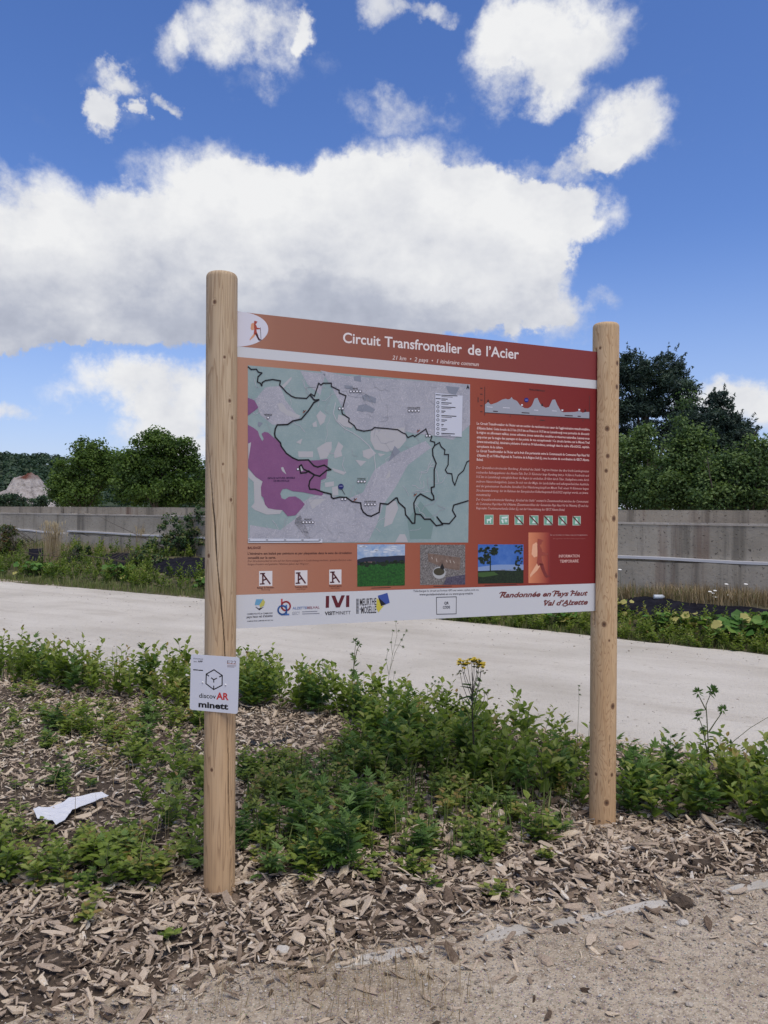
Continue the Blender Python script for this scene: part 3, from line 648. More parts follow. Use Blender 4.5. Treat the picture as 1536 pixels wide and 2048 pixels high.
def lerp(a, b, f): return (a[0]+(b[0]-a[0])*f, a[1]+(b[1]-a[1])*f)

# ---- the panel board
plane_setup(PL, pe, pn, np.array([0, 0, 1.0]), None); PANEL['thick'] = .004
uL = .025; uR = puv((1196, 960))[0]; ZB, ZTOP = 1.0685, 2.378
g = Geo(); P_ = lambda u, v, d: PL+pe*u+np.array([0, 0, v])+pn*d
g.add([P_(uL, ZB, -.004), P_(uR, ZB, -.004), P_(uR, ZTOP, -.004), P_(uL, ZTOP, -.004), P_(uL, ZB, .004), P_(uR, ZB, .004), P_(uR, ZTOP, .004), P_(uL, ZTOP, .004)],
      [(3, 2, 1, 0)[::-1], (4, 5, 6, 7), (0, 1, 5, 4), (1, 2, 6, 5), (2, 3, 7, 6), (3, 0, 4, 7)])
panel = g.obj('panel', plain('panel_white', (.57, .585, .605), .4, .4), sign)
PANEL['parent'] = panel
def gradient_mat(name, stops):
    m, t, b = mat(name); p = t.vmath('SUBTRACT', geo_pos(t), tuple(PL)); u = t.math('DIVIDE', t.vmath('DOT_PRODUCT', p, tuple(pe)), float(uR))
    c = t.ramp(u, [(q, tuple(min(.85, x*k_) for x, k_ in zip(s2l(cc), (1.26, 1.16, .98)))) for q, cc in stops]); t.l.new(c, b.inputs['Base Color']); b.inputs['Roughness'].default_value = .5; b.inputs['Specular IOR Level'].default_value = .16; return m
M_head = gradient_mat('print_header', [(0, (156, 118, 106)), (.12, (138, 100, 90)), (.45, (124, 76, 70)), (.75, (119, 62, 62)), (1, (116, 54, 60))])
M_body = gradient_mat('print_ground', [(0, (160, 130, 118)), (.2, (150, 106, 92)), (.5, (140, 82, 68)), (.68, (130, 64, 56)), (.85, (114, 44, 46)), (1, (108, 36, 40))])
WH, DK, BK = ink(214, 214, 222), ink(62, 42, 42), ink(22, 20, 24)
def band(lay, m, lt, lb, rt, rb, name):     # full-width band between left and right photo heights
    p = Print(); vs = [puv(lt)[1], puv(lb)[1], puv(rb)[1], puv(rt)[1]]
    v_t = (vs[0]+vs[3])/2; v_b = (vs[1]+vs[2])/2
    q = [np.array([uL, min(v_t, ZTOP)]), np.array([uL, v_b]), np.array([uR, v_b]), np.array([uR, min(v_t, ZTOP)])]
    p.g.add([p3(x, lay) for x in q], [(0, 1, 2, 3)], p.mi(m)); return p.done(name)
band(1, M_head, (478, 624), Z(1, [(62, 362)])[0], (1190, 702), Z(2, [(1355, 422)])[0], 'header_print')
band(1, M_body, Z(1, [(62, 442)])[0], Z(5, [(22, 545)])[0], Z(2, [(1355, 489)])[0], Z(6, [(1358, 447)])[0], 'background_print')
# hiker badge
p = Print(); p.poly(Z(1, [(45, 94)]+[(60+232*math.sin(a), 226-133*math.cos(a)) for a in np.linspace(.12, math.pi-.1, 22)]+[(45, 360)]), ink(206, 206, 216), 2)
def hiker(p, T, pack, body, leg, L):
    p.poly([T(x, y) for x, y in [(.20, .10), (.36, .04), (.42, .10), (.40, .42), (.26, .45), (.15, .36)]], pack, L)
    p.poly([T(x, y) for x, y in [(.42, -.06), (.56, -.04), (.68, .0), (.60, .03), (.58, .09), (.50, .12), (.60, .22), (.62, .30), (.86, .34), (.86, .38), (.58, .40), (.60, .52), (.66, .64), (.44, .68), (.38, .60), (.42, .40), (.40, .14)]], body, L+1)
    p.poly([T(x, y) for x, y in [(.40, .60), (.55, .66), (.40, .80), (.20, .92), (.10, .99), (.08, .92), (.20, .80)]], pack, L)
    p.poly([T(x, y) for x, y in [(.48, .60), (.66, .62), (.74, .80), (.84, .92), (.98, .96), (.80, 1.0), (.72, .96), (.60, .80)]], leg, L+1)
    p.line([T(.86, .30), T(.92, .96)], .9, leg, L+1)
hiker(p, lambda x, y: Z(1, [(140+x*105, 170+y*145)])[0], ink(205, 150, 118), ink(158, 66, 50), ink(70, 30, 34), 3); p.done('hiker_badge')
ta_, tb_ = Z(1, [(865, 327)])[0], Z(2, [(755, 263)])[0]
for wd_, f0, f1 in (('Circuit', 0, .213), ('Transfrontalier', .236, .676), ('de', .710, .785), ("l\u2019Acier", .815, 1)):
    p = Print(); p.text(wd_, lerp(ta_, tb_, f0), lerp(ta_, tb_, f1), 21, ink(222, 214, 212), 3, bold=.016, res=4); p.done('title_word')
p = Print(); p.text("21 km  \u2022  2 pays  \u2022  1 itin\u00e9raire commun", Z(1, [(1243, 458)])[0], Z(2, [(448, 318)])[0], 8.6, ink(218, 200, 194), 3, bold=.008, shear=.22); p.done('subtitle_text')

# ---- the map
def map_mat(name, a, b_, vein):
    m, t, b = mat(name); q = geo_pos(t); n = t.noise(q, 14, 5, .6).outputs[0]; v = t.noise(q, 34, 3, .6, .8).outputs[0]
    c = t.ramp(n, [(.35, tuple(x*INK for x in s2l(a))), (.65, tuple(x*INK for x in s2l(b_)))])
    ln = t.math('ABSOLUTE', t.math('SUBTRACT', t.math('FRACT', t.math('MULTIPLY', v, 9.0)), .5)); c = t.mix(t.smooth(ln, .16, .02, 0, vein), c, (.62, .60, .64))
    t.l.new(c, b.inputs['Base Color']); b.inputs['Roughness'].default_value = .45; return m
mp = Print(); mcorn = Z(1, [(135, 503)])+Z(2, [(380, 457)])+Z(6, [(473, 157)])+Z(3, [(135, 866)])
mp.poly(mcorn, map_mat('map_green', (131, 152, 153), (142, 160, 160), .10), 2)
urb = map_mat('map_town', (150, 152, 162), (162, 163, 172), .45); crm = ink(171, 171, 174); dg_ = ink(128, 134, 146)
for q in ([(640, 741), (690, 752), (939, 769), (939, 850), (905, 880), (860, 870), (830, 868), (800, 860), (760, 858), (715, 862), (693, 835), (676, 800), (660, 770)],
          [(620, 1084), (588, 1048), (600, 1006), (640, 985), (690, 1000), (725, 985), (748, 940), (800, 905), (850, 882), (862, 895), (815, 930), (790, 975), (765, 1010), (752, 1050), (735, 1084)],
          [(510, 800), (530, 775), (560, 772), (570, 800), (600, 838), (580, 848), (545, 850), (520, 830)], [(497, 1084), (500, 1050), (560, 1060), (600, 1030), (625, 1084)],
          [(600, 742), (650, 748), (640, 790), (615, 770)]): mp.poly(q, urb, 3)
for q in ([(665,140),(735,95),(778,90),(778,150),(740,215),(690,225)], [(795,180),(830,90),(868,125),(850,160),(860,200),(800,218)], [(1080,0),(1340,-20),(1350,80),(1300,140),(1200,170),(1110,150),(1075,80)],
          [(1015,160),(1080,140),(1120,180),(1060,225),(1020,205)], [(960,230),(1045,240),(1000,280)], [(775,290),(890,325),(870,345),(800,320)], [(780,440),(825,430),(830,500),(785,505)], [(725,405),(795,395),(795,430),(730,440)],
          [(600,535),(735,530),(630,610)], [(1195,590),(1230,540),(1270,545),(1290,600),(1240,720),(1180,745)], [(1265,862),(1300,800),(1340,800),(1365,862)], [(520,165),(635,165),(635,210),(525,210)], [(505,95),(553,65),(540,110)],
          [(137,300),(200,365),(248,395),(235,440),(240,520),(290,600),(400,615),(380,645),(280,650),(190,615),(160,590),(185,560),(180,400),(137,360)], [(1130,180),(1190,185),(1150,205)], [(1200,350),(1230,300),(1225,360),(1190,380)]): mp.poly(Z(3, q), crm, 4)
for q in ([(660,890),(690,850),(735,890),(720,940),(690,965)], [(630,950),(660,930),(665,975),(635,975)], [(360,800),(400,790),(430,840),(540,890),(520,910),(440,890),(380,850)], [(830,880),(900,900),(945,960),(930,985),(870,970),(820,930)], [(395,660),(470,590),(470,610),(400,690)]): mp.poly(Z(1, q), crm, 4)
for q in ([(985,810),(1040,800),(1110,840),(1095,870),(1040,855),(1010,860),(970,850)], [(1010,740),(1040,725),(1120,755),(1115,795),(1020,770)], [(945,590),(1000,580),(1005,630),(950,620)], [(875,655),(940,660),(940,690),(880,680)], [(215,935),(250,945),(225,978),(210,965)]): mp.poly(Z(1, q), dg_, 5)
mp.poly(Z(2, [(195, 470), (300, 480), (265, 545), (215, 520)]), dg_, 5); mp.poly(Z(3, [(1210, 248), (1260, 122), (1305, 166)]), dg_, 5)
mp.poly(Z(4, [(0, 700), (110, 830), (80, 990), (-80, 990), (-100, 850)]), ink(118, 142, 140), 3)
mp.line(Z(1, [(808, 790), (790, 870), (815, 930), (880, 990), (940, 1020), (1000, 1060), (1060, 1115)])+Z(3, [(1100, 170), (1110, 250), (1122, 350), (1095, 430)]), 1.4, ink(180, 180, 186), 5)
PUR = map_mat('map_reserve', (122, 78, 118), (130, 84, 124), .03)
mp.poly(Z(1, [(135, 752), (185, 772), (215, 825), (195, 845), (135, 890)]), PUR, 6)
mp.poly(Z(3, [(135,-40),(180,-15),(212,10),(225,50),(245,85),(258,70),(240,30),(262,15),(290,20),(340,65),(385,105),(395,140),(450,190),(500,225),(560,232),(600,235),(680,232),(750,222),(745,300),(735,370),(695,385),(690,460),(715,490),(700,505),(640,495),(560,478),(480,470),(430,450),(400,455),(383,490),(395,525),(420,533),(450,512),(500,510),(540,535),(572,570),(550,600),(500,655),(440,662),(400,615),(340,610),(290,600),(265,570),(255,520),(238,505),(235,440),(248,395),(195,360),(137,290)]), PUR, 6)
mp.poly(Z(3, [(388, 290), (405, 284), (430, 342), (398, 315)]), crm, 7); mp.poly(Z(3, [(137, 105), (160, 95), (150, 160), (139, 230)]), crm, 7)
mp.poly(Z(3, [(530, 282), (550, 270), (562, 310), (540, 320)]), crm, 7); mp.text('ESPACE NATUREL SENSIBLE', *Z(3, [(287, 377), (497, 374)]), 3.6, ink(48, 22, 62), 8, bold=.02); mp.text('DE MICHEVILLE', *Z(3, [(332, 397), (452, 397)]), 3.6, ink(48, 22, 62), 8, bold=.02)
rj = np.random.default_rng(12); RD1, RD2 = ink(176, 176, 184), ink(148, 150, 158)
for (x0, y0, x1, y1), cnt in (((700, 760, 935, 850), 46), ((610, 990, 760, 1080), 34), ((515, 785, 590, 845), 12), ((500, 1050, 620, 1082), 12), ((760, 890, 850, 990), 14), ((500, 745, 690, 800), 12), ((640, 860, 930, 1080), 26)):
    for k in range(cnt):                                  # faint streets and contour lines
        q = np.array([rj.uniform(x0, x1), rj.uniform(y0, y1)]); a_ = rj.uniform(0, 6.28); L_ = [tuple(q)]
        for _ in range(int(rj.integers(3, 8))):
            a_ += rj.normal(0, .5); q = q+np.array([math.cos(a_), math.sin(a_)])*rj.uniform(4, 10); q = np.clip(q, (500, 775-.0*x0), (930, 1080)); L_.append(tuple(q))
        mp.line(L_, rj.uniform(.5, 1.0), RD1 if k % 3 else RD2, 5)
mp.done('map_print')
rt = Print(); RW = 2.5
def F4to3(pts): return Z(4, pts)
rt.line(Z(1, [(137,515),(160,535),(200,533),(215,555),(243,562),(213,590),(208,630),(230,640),(242,660),(245,635),(270,620),(325,612),(385,622),(378,655),(400,675),(430,710),(470,740),(500,752),(585,757),(618,722),(645,740),(678,640),(695,655),(712,640),(775,640),(775,665),(835,695),(835,715),(887,737),(865,820),(855,850),(860,875),(912,910),(908,935),(950,965),(968,995),(1025,1008),(1085,998),(1105,980),(1200,988),(1285,997),(1320,1020),(1345,1030),(1362,1057),(1400,1040),(1415,1050),(1500,992)])+Z(2, [(40,797),(60,850),(88,858),(75,890),(108,900),(110,925),(145,903),(158,935),(187,960),(183,995),(215,995),(212,1060)])+Z(4, [(212,420),(190,460),(205,485),(240,490),(248,545),(263,578),(290,500),(330,465),(355,400),(372,390)]), RW, BK, 9)
rt.line(Z(4, [(108,272),(92,300),(95,350),(120,410),(105,460),(105,590),(82,595),(85,635),(100,660),(103,688),(85,692),(0,645)])+Z(3, [(1430,515),(1408,560),(1410,600),(1418,640),(1415,715),(1395,715),(1370,680),(1345,650),(1340,600),(1290,555),(1280,522),(1270,522),(1210,570),(1150,563),(1142,632),(1080,662),(1050,655),(1020,630),(1005,600),(1000,560),(935,550),(890,518),(840,515),(790,527),(775,515),(773,492),(715,478),(650,455),(610,455),(602,430),(610,390),(645,345),(600,315),(580,328),(540,332),(530,280),(545,268),(560,300),(590,315),(645,345),(685,355),(740,310),(772,305),(720,270),(670,285),(640,275),(600,230),(520,232),(480,215),(430,180),(390,125),(385,100),(345,55),(340,30)])+Z(1, [(345,990),(360,960),(440,957),(480,930),(545,915),(600,850),(640,790),(680,767),(645,770),(615,735)]), RW, BK, 9)
rt.line(Z(3, [(1420,645),(1460,650),(1490,685)])+Z(4, [(75, 838),(120,888),(170,880),(125,820),(165,870),(220,873),(270,815),(245,770),(255,730),(365,697)]), RW, BK, 9)
rt.done('route_line')
for f, x, y, n_, nm, hw in ((1, 960, 692, 4, 'BELVAL', 20), (1, 1408, 840, 4, 'ESCH-SUR-ALZETTE', 48), (1, 290, 893, 1, 'R\u00c9DANGE', 28), (3, 1006, 385, 3, 'RUSSANGE', 30), (3, 1072, 560, 4, 'AUDUN-LE-TICHE', 45), (3, 596, 697, 4, 'VILLERUPT', 30), (1, 850, 823, 2, '', 0), (3, 870, 520, 2, '', 0), (3, 518, 290, 1, '', 0), (2, 58, 840, 2, '', 0)):
    mk = Print()
    if nm: mk.text(nm, *Z(f, [(x-hw, y-6), (x+hw, y-5)]), 3.0, BK, 10, bold=.02, res=1)
    for k in range(n_): mk.disc(Z(f, [(x-(n_-1)*12+k*24, y+11)])[0], 2.6, 2.6, WH, 10, 12); mk.disc(Z(f, [(x-(n_-1)*12+k*24, y+11)])[0], 2.5, 2.5, BK, 11, 12, ring=.8)
    mk.done('map_marker')
mk = Print(); mk.line(Z(3, [(855, 455), (878, 495)]), 1.0, BK, 10); mk.disc(Z(3, [(848, 435)])[0], 5.6, 5.6, ink(28, 36, 98), 11); mk.line(Z(3, [(836, 432), (860, 432)]), 1, ink(150, 150, 190), 12); mk.done('map_pin')
for f, x, y in ((1, 568, 858), (1, 1443, 1007), (3, 958, 535), (3, 1418, 498)):
    mk = Print(); mk.line(Z(f, [(x-10, y+8), (x+10, y-8)]), 1.6, ink(150, 84, 60), 11); mk.line(Z(f, [(x-8, y-8), (x+2, y+2)]), 1.4, BK, 11); mk.done('waymark_symbol')
mk = Print(); mk.poly(Z(2, [(362, 458), (376, 492), (362, 484), (350, 494)]), BK, 11); mk.done('north_arrow')
lg = Print(); lg.poly(Z(2, [(112, 522), (322, 545), (315, 860), (108, 850)]), ink(196, 200, 212), 12)
rows = [(540, 120, 1), (569, 45, 1), (598, 75, 0), (630, 105, 0), (662, 28, 0), (697, 112, 0), (730, 40, 0), (765, 15, 0), (798, 42, 0), (833, 100, 0)]
for y, wd_, ln in rows:
    lg.line(Z(2, [(160, y), (160+wd_, y+wd_*.05)]), 1.5, BK, 13); lg.line(Z(2, [(160, y+11), (160+wd_*.7, y+11+wd_*.04)]), .9, DK, 13)
    if ln: lg.line(Z(2, [(117, y-3), (152, y-1)]), 1.4, BK, 13)
    else: lg.disc(Z(2, [(132, y)])[0], 2.4, 2.4, BK, 13, 12, ring=1.0)
lg.done('map_legend')
sc = Print(); sc.poly(Z(3, [(135, 833), (707, 836), (705, 864), (135, 866)]), ink(196, 200, 210), 12); sc.line(Z(3, [(140, 856), (683, 853)]), 1.2, BK, 13)
for x in (142, 280, 418, 552, 685): sc.line(Z(3, [(x-6, 844), (x+8, 844)]), 1.4, BK, 13)
sc.done('scale_bar')

# ---- height profile, texts, pictograms
p = Print(); p.poly(Z(8, [(490,270),(520,245),(545,268),(600,250),(650,222),(680,216),(700,222),(720,216),(733,200),(745,220),(780,235),(810,275),(850,300),(880,302),(905,288),(918,270),(940,215),(965,207),(985,250),(1005,280),(1040,297),(1070,290),(1100,225),(1125,222),(1145,270),(1165,305),(1180,330),(1200,338),(1300,335),(1345,328),(1375,342),(1400,335),(1435,335),(1435,395),(490,340)]), ink(152, 156, 166), 3)
p.line(Z(8, [(490, 110), (490, 366)]), 1.0, DK, 4); p.line(Z(8, [(1436, 190), (1435, 410)]), .8, DK, 4); p.line(Z(8, [(490, 340), (1435, 395)]), 1, DK, 4)
for x, y in ((720, 372), (945, 388), (1162, 400), (1377, 412)): p.line(Z(8, [(x, y-5), (x, y+8)]), 1, DK, 4)
for y in (120, 174, 227, 279, 332): p.line(Z(8, [(452, y), (468, y+1)]), 1.3, DK, 4)
p.text('PROFIL ALTIM\u00c9TRIQUE', *Z(8, [(893, 138), (1030, 151)]), 3, DK, 4, bold=.02); p.line(Z(8, [(990, 408), (1028, 411)]), 1.4, DK, 4); p.line(Z(8, [(430, 205), (430, 245)]), 1.5, DK, 4)
p.disc(Z(8, [(866, 227)])[0], 4.4, 4.4, ink(30, 36, 120), 5); p.line(Z(8, [(856, 228), (876, 228)]), 1.2, ink(140, 140, 200), 6)
for x, y in ((520, 232), (1008, 268), (1397, 320)): p.poly(Z(8, [(x-9, y+12), (x, y-14), (x+9, y+12)]), BK, 5)
for x, y in ((826, 272), (1190, 320), (1343, 315)): p.poly(Z(8, [(x-8, y-7), (x+8, y-7), (x+8, y+7), (x-8, y+7)]), WH, 5)
for x, y, w_ in ((568, 328, 38), (825, 341, 66), (1214, 366, 68), (1330, 373, 24)): p.line(Z(8, [(x, y), (x+w_, y+w_*.06)]), 1.5, DK, 5)
for x, y, w_ in ((510, 289, 50), (655, 296, 60), (935, 318, 36), (1098, 325, 40)): p.line(Z(8, [(x, y), (x+w_, y+w_*.06)]), 1.0, WH, 5)
p.done('height_profile')
FRT = ["Le Circuit Transfrontalier de l'Acier est un sentier de randonn\u00e9e au c\u0153ur de l'agglom\u00e9ration transfrontali\u00e8re",
 "d'Alzette Belval. Cette boucle de 21 km (10.5 km en France et 10.5 km au Luxembourg) vous permettra de d\u00e9couvrir",
 "la r\u00e9gion en sillonnant vall\u00e9es, zones urbaines, zones naturelles sensibles et r\u00e9serves naturelles. Laissez-vous",
 "emporter par la magie des paysages et des points de vue exceptionnels ! Ce circuit s'arrime sur le Minett Trail",
 "(www.minetttrail.lu), itin\u00e9raire p\u00e9destre d'environ 90 kilom\u00e8tres, am\u00e9nag\u00e9 dans le cadre d'Esch2022, capitale",
 "europ\u00e9enne de la culture.", "Le Circuit Transfrontalier de l'Acier est le fruit d'un partenariat entre la Communaut\u00e9 de Communes Pays Haut Val",
 "d'Alzette (F) et l'Office R\u00e9gional de Tourisme de la R\u00e9gion Sud (L), avec le soutien de coordination du GECT Alzette", "Belval."]
DET = ["Der Grenz\u00fcberschreitender Rundweg \u201eKreislauf des Stahls\u201c liegt im Herzen des \u00fcber beide Landesgrenzen",
 "reichenden Ballungsgebietes des Alzette-Tals. Der 21 Kilometer lange Rundweg (mit je 10,5km in Frankreich und",
 "10,5 km in Luxemburg) erm\u00f6glicht Ihnen die Region zu entdecken. Er f\u00fchrt durch T\u00e4ler, Stadtgebiete sowie durch",
 "mehrere Naturschutzgebiete. Lassen Sie sich von der Magie der Landschaften und au\u00dfergew\u00f6hnlichen Ausblicke",
 "und der gemeinsamen Geschichte hinrei\u00dfen! Der Wanderweg kn\u00fcpft am Minett Trail, einem 90 Kilometer langen",
 "Streckenwanderweg, der im Rahmen der Europ\u00e4ischen Kulturhauptstadt Esch2022 angelegt wurde, an (www.", "minetttrail.lu)",
 "Der Grenz\u00fcberschreitender Rundweg \u201eKreislauf des Stahls\u201c entstand in Zusammenarbeit zwischen der Communaut\u00e9",
 "de Communes Pays Haut Val d'Alzette (Zusammenschluss der Gemeinden Pays Haut Val de l'Alzette) (F) und des",
 "Regionalen Tourismusverbandes S\u00fcden (L), mit der Unterst\u00fctzung des GECT Alzette Belval."]
def rows_text(lines, yl, yr, xr, xl, hp, m, bold, shear, name):
    p = Print()
    for t_, a, b_, x in zip(lines, yl, yr, xr): p.text(t_, *Z(4, [(xl, a+9), (x, b_+9)]), hp, m, 3, bold=bold, shear=shear, res=1)
    p.done(name)
TXW, TXI = ink(224, 196, 190), ink(212, 172, 166)
rows_text(FRT, [103, 139, 172, 208, 243, 279, 314, 349, 381], [150, 185, 219, 251, 285, 289, 349, 384, 383], [1298, 1297, 1297, 1297, 1296, 635, 1295, 1294, 482], 432, 5.2, TXW, .022, 0, 'french_text')
rows_text(DET, [442, 478, 512, 548, 583, 617, 650, 686, 720, 753], [470, 504, 537, 571, 604, 636, 653, 703, 736, 766], [1293, 1293, 1292, 1292, 1290, 1289, 537, 1289, 1288, 1108], 428, 5.2, TXI, .006, .25, 'german_text')
TEAL, MRN = ink(112, 166, 142), ink(92, 34, 34)
for k, (x0, x1) in enumerate(((490, 560), (607, 677), (722, 792), (836, 905), (947, 1015), (1057, 1124), (1167, 1230))):
    y0 = 804+k*1.8; y1 = 880+k*1.0; T = lambda a, b_: Z(4, [(x0+(x1-x0)*a, y0+(y1-y0)*b_)])[0]
    p = Print(); p.poly([T(0, 0), T(1, 0), T(1, 1), T(0, 1)], ink(206, 196, 186), 3); p.poly([T(.05, .05), T(.95, .05), T(.95, .95), T(.05, .95)], TEAL, 4)
    G_ = ink(208, 222, 216)
    if k == 0: p.poly([T(.25, .45), T(.62, .42), T(.66, .25), T(.85, .36), (T(.74, .5)), T(.72, .85), T(.62, .85), T(.6, .62), T(.4, .62), T(.38, .85), T(.28, .85)], G_, 5)
    elif k == 1: p.poly([T(.2, .2), T(.9, .15), T(.85, .35), T(.25, .4)], G_, 5); p.poly([T(.15, .5), T(.4, .45), T(.45, .85), T(.3, .85)], G_, 5); p.poly([T(.55, .45), T(.85, .5), T(.8, .85), T(.7, .6), T(.6, .85)], G_, 5)
    else:
        p.poly([T(.35, .3), T(.5, .18), T(.62, .35), T(.66, .55), T(.75, .82), T(.3, .82), T(.4, .55)][:(7 if k % 2 else 6)], G_, 5); p.line([T(.06, .06), T(.94, .94)], 2.2, MRN, 6)
    p.done('pictogram')

def jag(pts, amp, n=7, seed=1):
    r_ = np.random.default_rng(seed); o_ = []
    for a, b_ in zip(pts, pts[1:]+pts[:1]):
        for f in np.linspace(0, 1, n, endpoint=False):
            q = lerp(a, b_, f); k = amp if 0 < f else amp*.3; o_.append((q[0]+r_.normal(0, k), q[1]+r_.normal(0, k)))
    return o_
# ---- small photographs
def photo_mat(name, cols, scale):
    m, t, b = mat(name); n = t.noise(geo_pos(t), scale, 5, .7).outputs[0]; k = len(cols)
    t.l.new(t.ramp(n, [(.3+.4*i/(k-1), tuple(x*INK for x in s2l(c))) for i, c in enumerate(cols)]), b.inputs['Base Color']); b.inputs['Roughness'].default_value = .4; return m
GF = photo_mat('photo_field', [(22, 58, 26), (34, 84, 34), (52, 108, 46)], 120); SKY1 = photo_mat('photo_sky', [(104, 142, 188), (150, 170, 196), (186, 196, 208)], 22)
DGn = photo_mat('photo_trees', [(16, 24, 20), (30, 44, 30), (48, 64, 40)], 160); CHP = photo_mat('photo_chips', [(60, 58, 56), (112, 108, 106), (160, 156, 154)], 170); SKB = photo_mat('photo_blue_sky', [(44, 84, 160), (60, 104, 176), (84, 124, 188)], 8)
p = Print(); c = Z(5, [(1040, 123), (1447, 122), (1445, 472), (1040, 482)]); Tq = lambda a, b_: lerp(lerp(c[0], c[1], a), lerp(c[3], c[2], a), b_)
p.poly(c, SKY1, 3); p.poly([Tq(0, .36), Tq(.15, .31), Tq(.35, .29), Tq(.6, .29), Tq(.85, .27), Tq(1, .27), Tq(1, 1), Tq(0, 1)], ink(36, 42, 62), 4); p.poly([Tq(0, .49), Tq(.5, .47), Tq(1, .45), Tq(1, 1), Tq(0, 1)], GF, 5)
p.line([Tq(.13, .43), Tq(.37, .42)], 2.2, ink(120, 96, 92), 6)
rj = np.random.default_rng(6)
for k in range(46): p.disc(Tq(rj.uniform(.03, .97), .47-.05*rj.uniform(0, 1)), rj.uniform(1.2, 3), rj.uniform(1, 2), DGn, 6+k % 3, 7)
for k in range(26): p.disc(Tq(rj.uniform(.04, .96), rj.uniform(.55, .95)), rj.uniform(2, 5), rj.uniform(.6, 1.2), ink(26, 66, 30), 6+k % 2, 7)
for k in range(12): p.disc(Tq(rj.uniform(.08, .92), rj.uniform(.03, .2)), rj.uniform(4, 8), rj.uniform(1, 2.4), ink(196, 204, 214), 4+k % 2, 9)
for x, y, r_ in ((.2, .5, .05), (.55, .48, .07), (.1, .47, .05), (.8, .42, .05), (.93, .42, .06), (.62, .42, .04)): p.disc(Tq(x, y), r_*95, 3.6, DGn, 7, 10)
p.line([Tq(.3, 1.045), Tq(.7, 1.04)], 1.2, DK, 3); p.done('field_photo')
p = Print(); c = Z(6, [(137, 172), (452, 172), (452, 450), (137, 453)]); p.poly(c, CHP, 3)
p.poly(Z(6, [(190, 232), (420, 262), (412, 352), (310, 335), (195, 290)]), photo_mat('photo_plank', [(92, 76, 68), (116, 98, 88), (130, 112, 100)], 60), 4)
p.disc(Z(6, [(270, 368)])[0], 13, 12, ink(170, 172, 172), 5); p.disc(Z(6, [(269, 360)])[0], 11, 7.5, ink(66, 62, 48), 6); p.poly(Z(6, [(275, 335), (290, 300), (305, 330), (300, 350)]), ink(26, 26, 28), 7)
for q in ([(218, 258), (222, 272)], [(250, 270), (254, 290)], [(320, 280), (326, 294)], [(345, 280), (350, 298)], [(370, 286), (376, 300)]): p.line(Z(6, q), 1.2, ink(186, 176, 166), 5)
p.poly(Z(6, [(300, 452), (320, 400), (452, 380), (452, 450)]), photo_mat('photo_shade', [(50, 46, 66), (78, 74, 92), (110, 106, 116)], 150), 4); p.line(Z(6, [(232, 463), (358, 461)]), 1.2, DK, 3); p.done('fountain_photo')
p = Print(); c = Z(6, [(541, 170), (858, 170), (858, 440), (541, 443)]); Tr = lambda a, b_: lerp(lerp(c[0], c[1], a), lerp(c[3], c[2], a), b_)
p.poly(c, SKB, 3); p.poly([Tr(0, .58), Tr(.4, .52), Tr(1, .52), Tr(1, .68), Tr(0, .68)], ink(128, 150, 188), 4); p.poly([Tr(0, .68), Tr(.5, .66), Tr(.75, .68), Tr(1, .66), Tr(1, 1), Tr(0, 1)], DGn, 5)

rj = np.random.default_rng(4)
for k in range(70):                                     # leafy boughs framing the view
    a_, b_ = rj.uniform(.03, .42), rj.uniform(.04, .5); b_ = b_ if a_ < .3 else b_*.5; p.disc(Tr(a_, b_), rj.uniform(1.5, 4.2), rj.uniform(1.2, 3.4), DGn, 6+(k % 3), 7)
for k in range(34): a_ = rj.uniform(.8, .97); p.disc(Tr(a_, rj.uniform(.04, .7)), rj.uniform(1.2, 3.2), rj.uniform(1.2, 3.0), DGn, 6+(k % 3), 7)
p.line([Tr(.27, .3), Tr(.27, .66)], 2.2, DGn, 6)
for k in range(16): p.disc(Tr(rj.uniform(.45, .78), .655), 1.6, .9, ink(150, 160, 180), 6, 6)
p.poly([Tr(0, .72), Tr(.35, .7), Tr(.45, .78), Tr(.1, .84), Tr(0, .82)], ink(60, 88, 44), 7); p.line([Tr(.15, 1.05), Tr(.85, 1.03)], 1.2, DK, 3); p.done('view_photo')
# ---- hiker card with fading ground
m_, t_, b_ = mat('print_card'); q = t_.vmath('SUBTRACT', geo_pos(t_), tuple(PL)); ua, ub = puv(Z(6, [(893, 260)])[0])[0], puv(Z(6, [(1045, 260)])[0])[0]
t_.l.new(t_.ramp(t_.node('ShaderNodeMapRange', None, _0=t_.vmath('DOT_PRODUCT', q, tuple(pe)), _1=float(ua), _2=float(ub)).outputs[0], [(0, s2l((212, 136, 98))), (.45, s2l((186, 108, 80))), (.85, s2l((152, 66, 56))), (1, s2l((128, 46, 46)))]), b_.inputs['Base Color'])
p = Print(); p.poly(Z(6, [(893, 87), (1045, 87), (1047, 440), (893, 440)]), m_, 3)
hiker(p, lambda x, y: Z(6, [(890+x*160, 145+y*258)])[0], ink(226, 172, 138), ink(150, 70, 58), ink(120, 48, 46), 4)
p.text('INFORMATION', *Z(6, [(1105, 262), (1249, 260)]), 6, ink(220, 178, 168), 4, bold=.012); p.text('TEMPORAIRE', *Z(6, [(1112, 298), (1242, 295)]), 6, ink(220, 178, 168), 4, bold=.012)
p.text('En cas de battue de chasse, respecter la signalisation.', *Z(6, [(1047, 108), (1306, 108)]), 2.6, TXI, 4, res=1); p.text('Bei Jagd bitte die Beschilderung beachten', *Z(6, [(1065, 133), (1288, 133)]), 2.3, ink(170, 100, 94), 4, shear=.2, res=1); p.done('hiker_card')
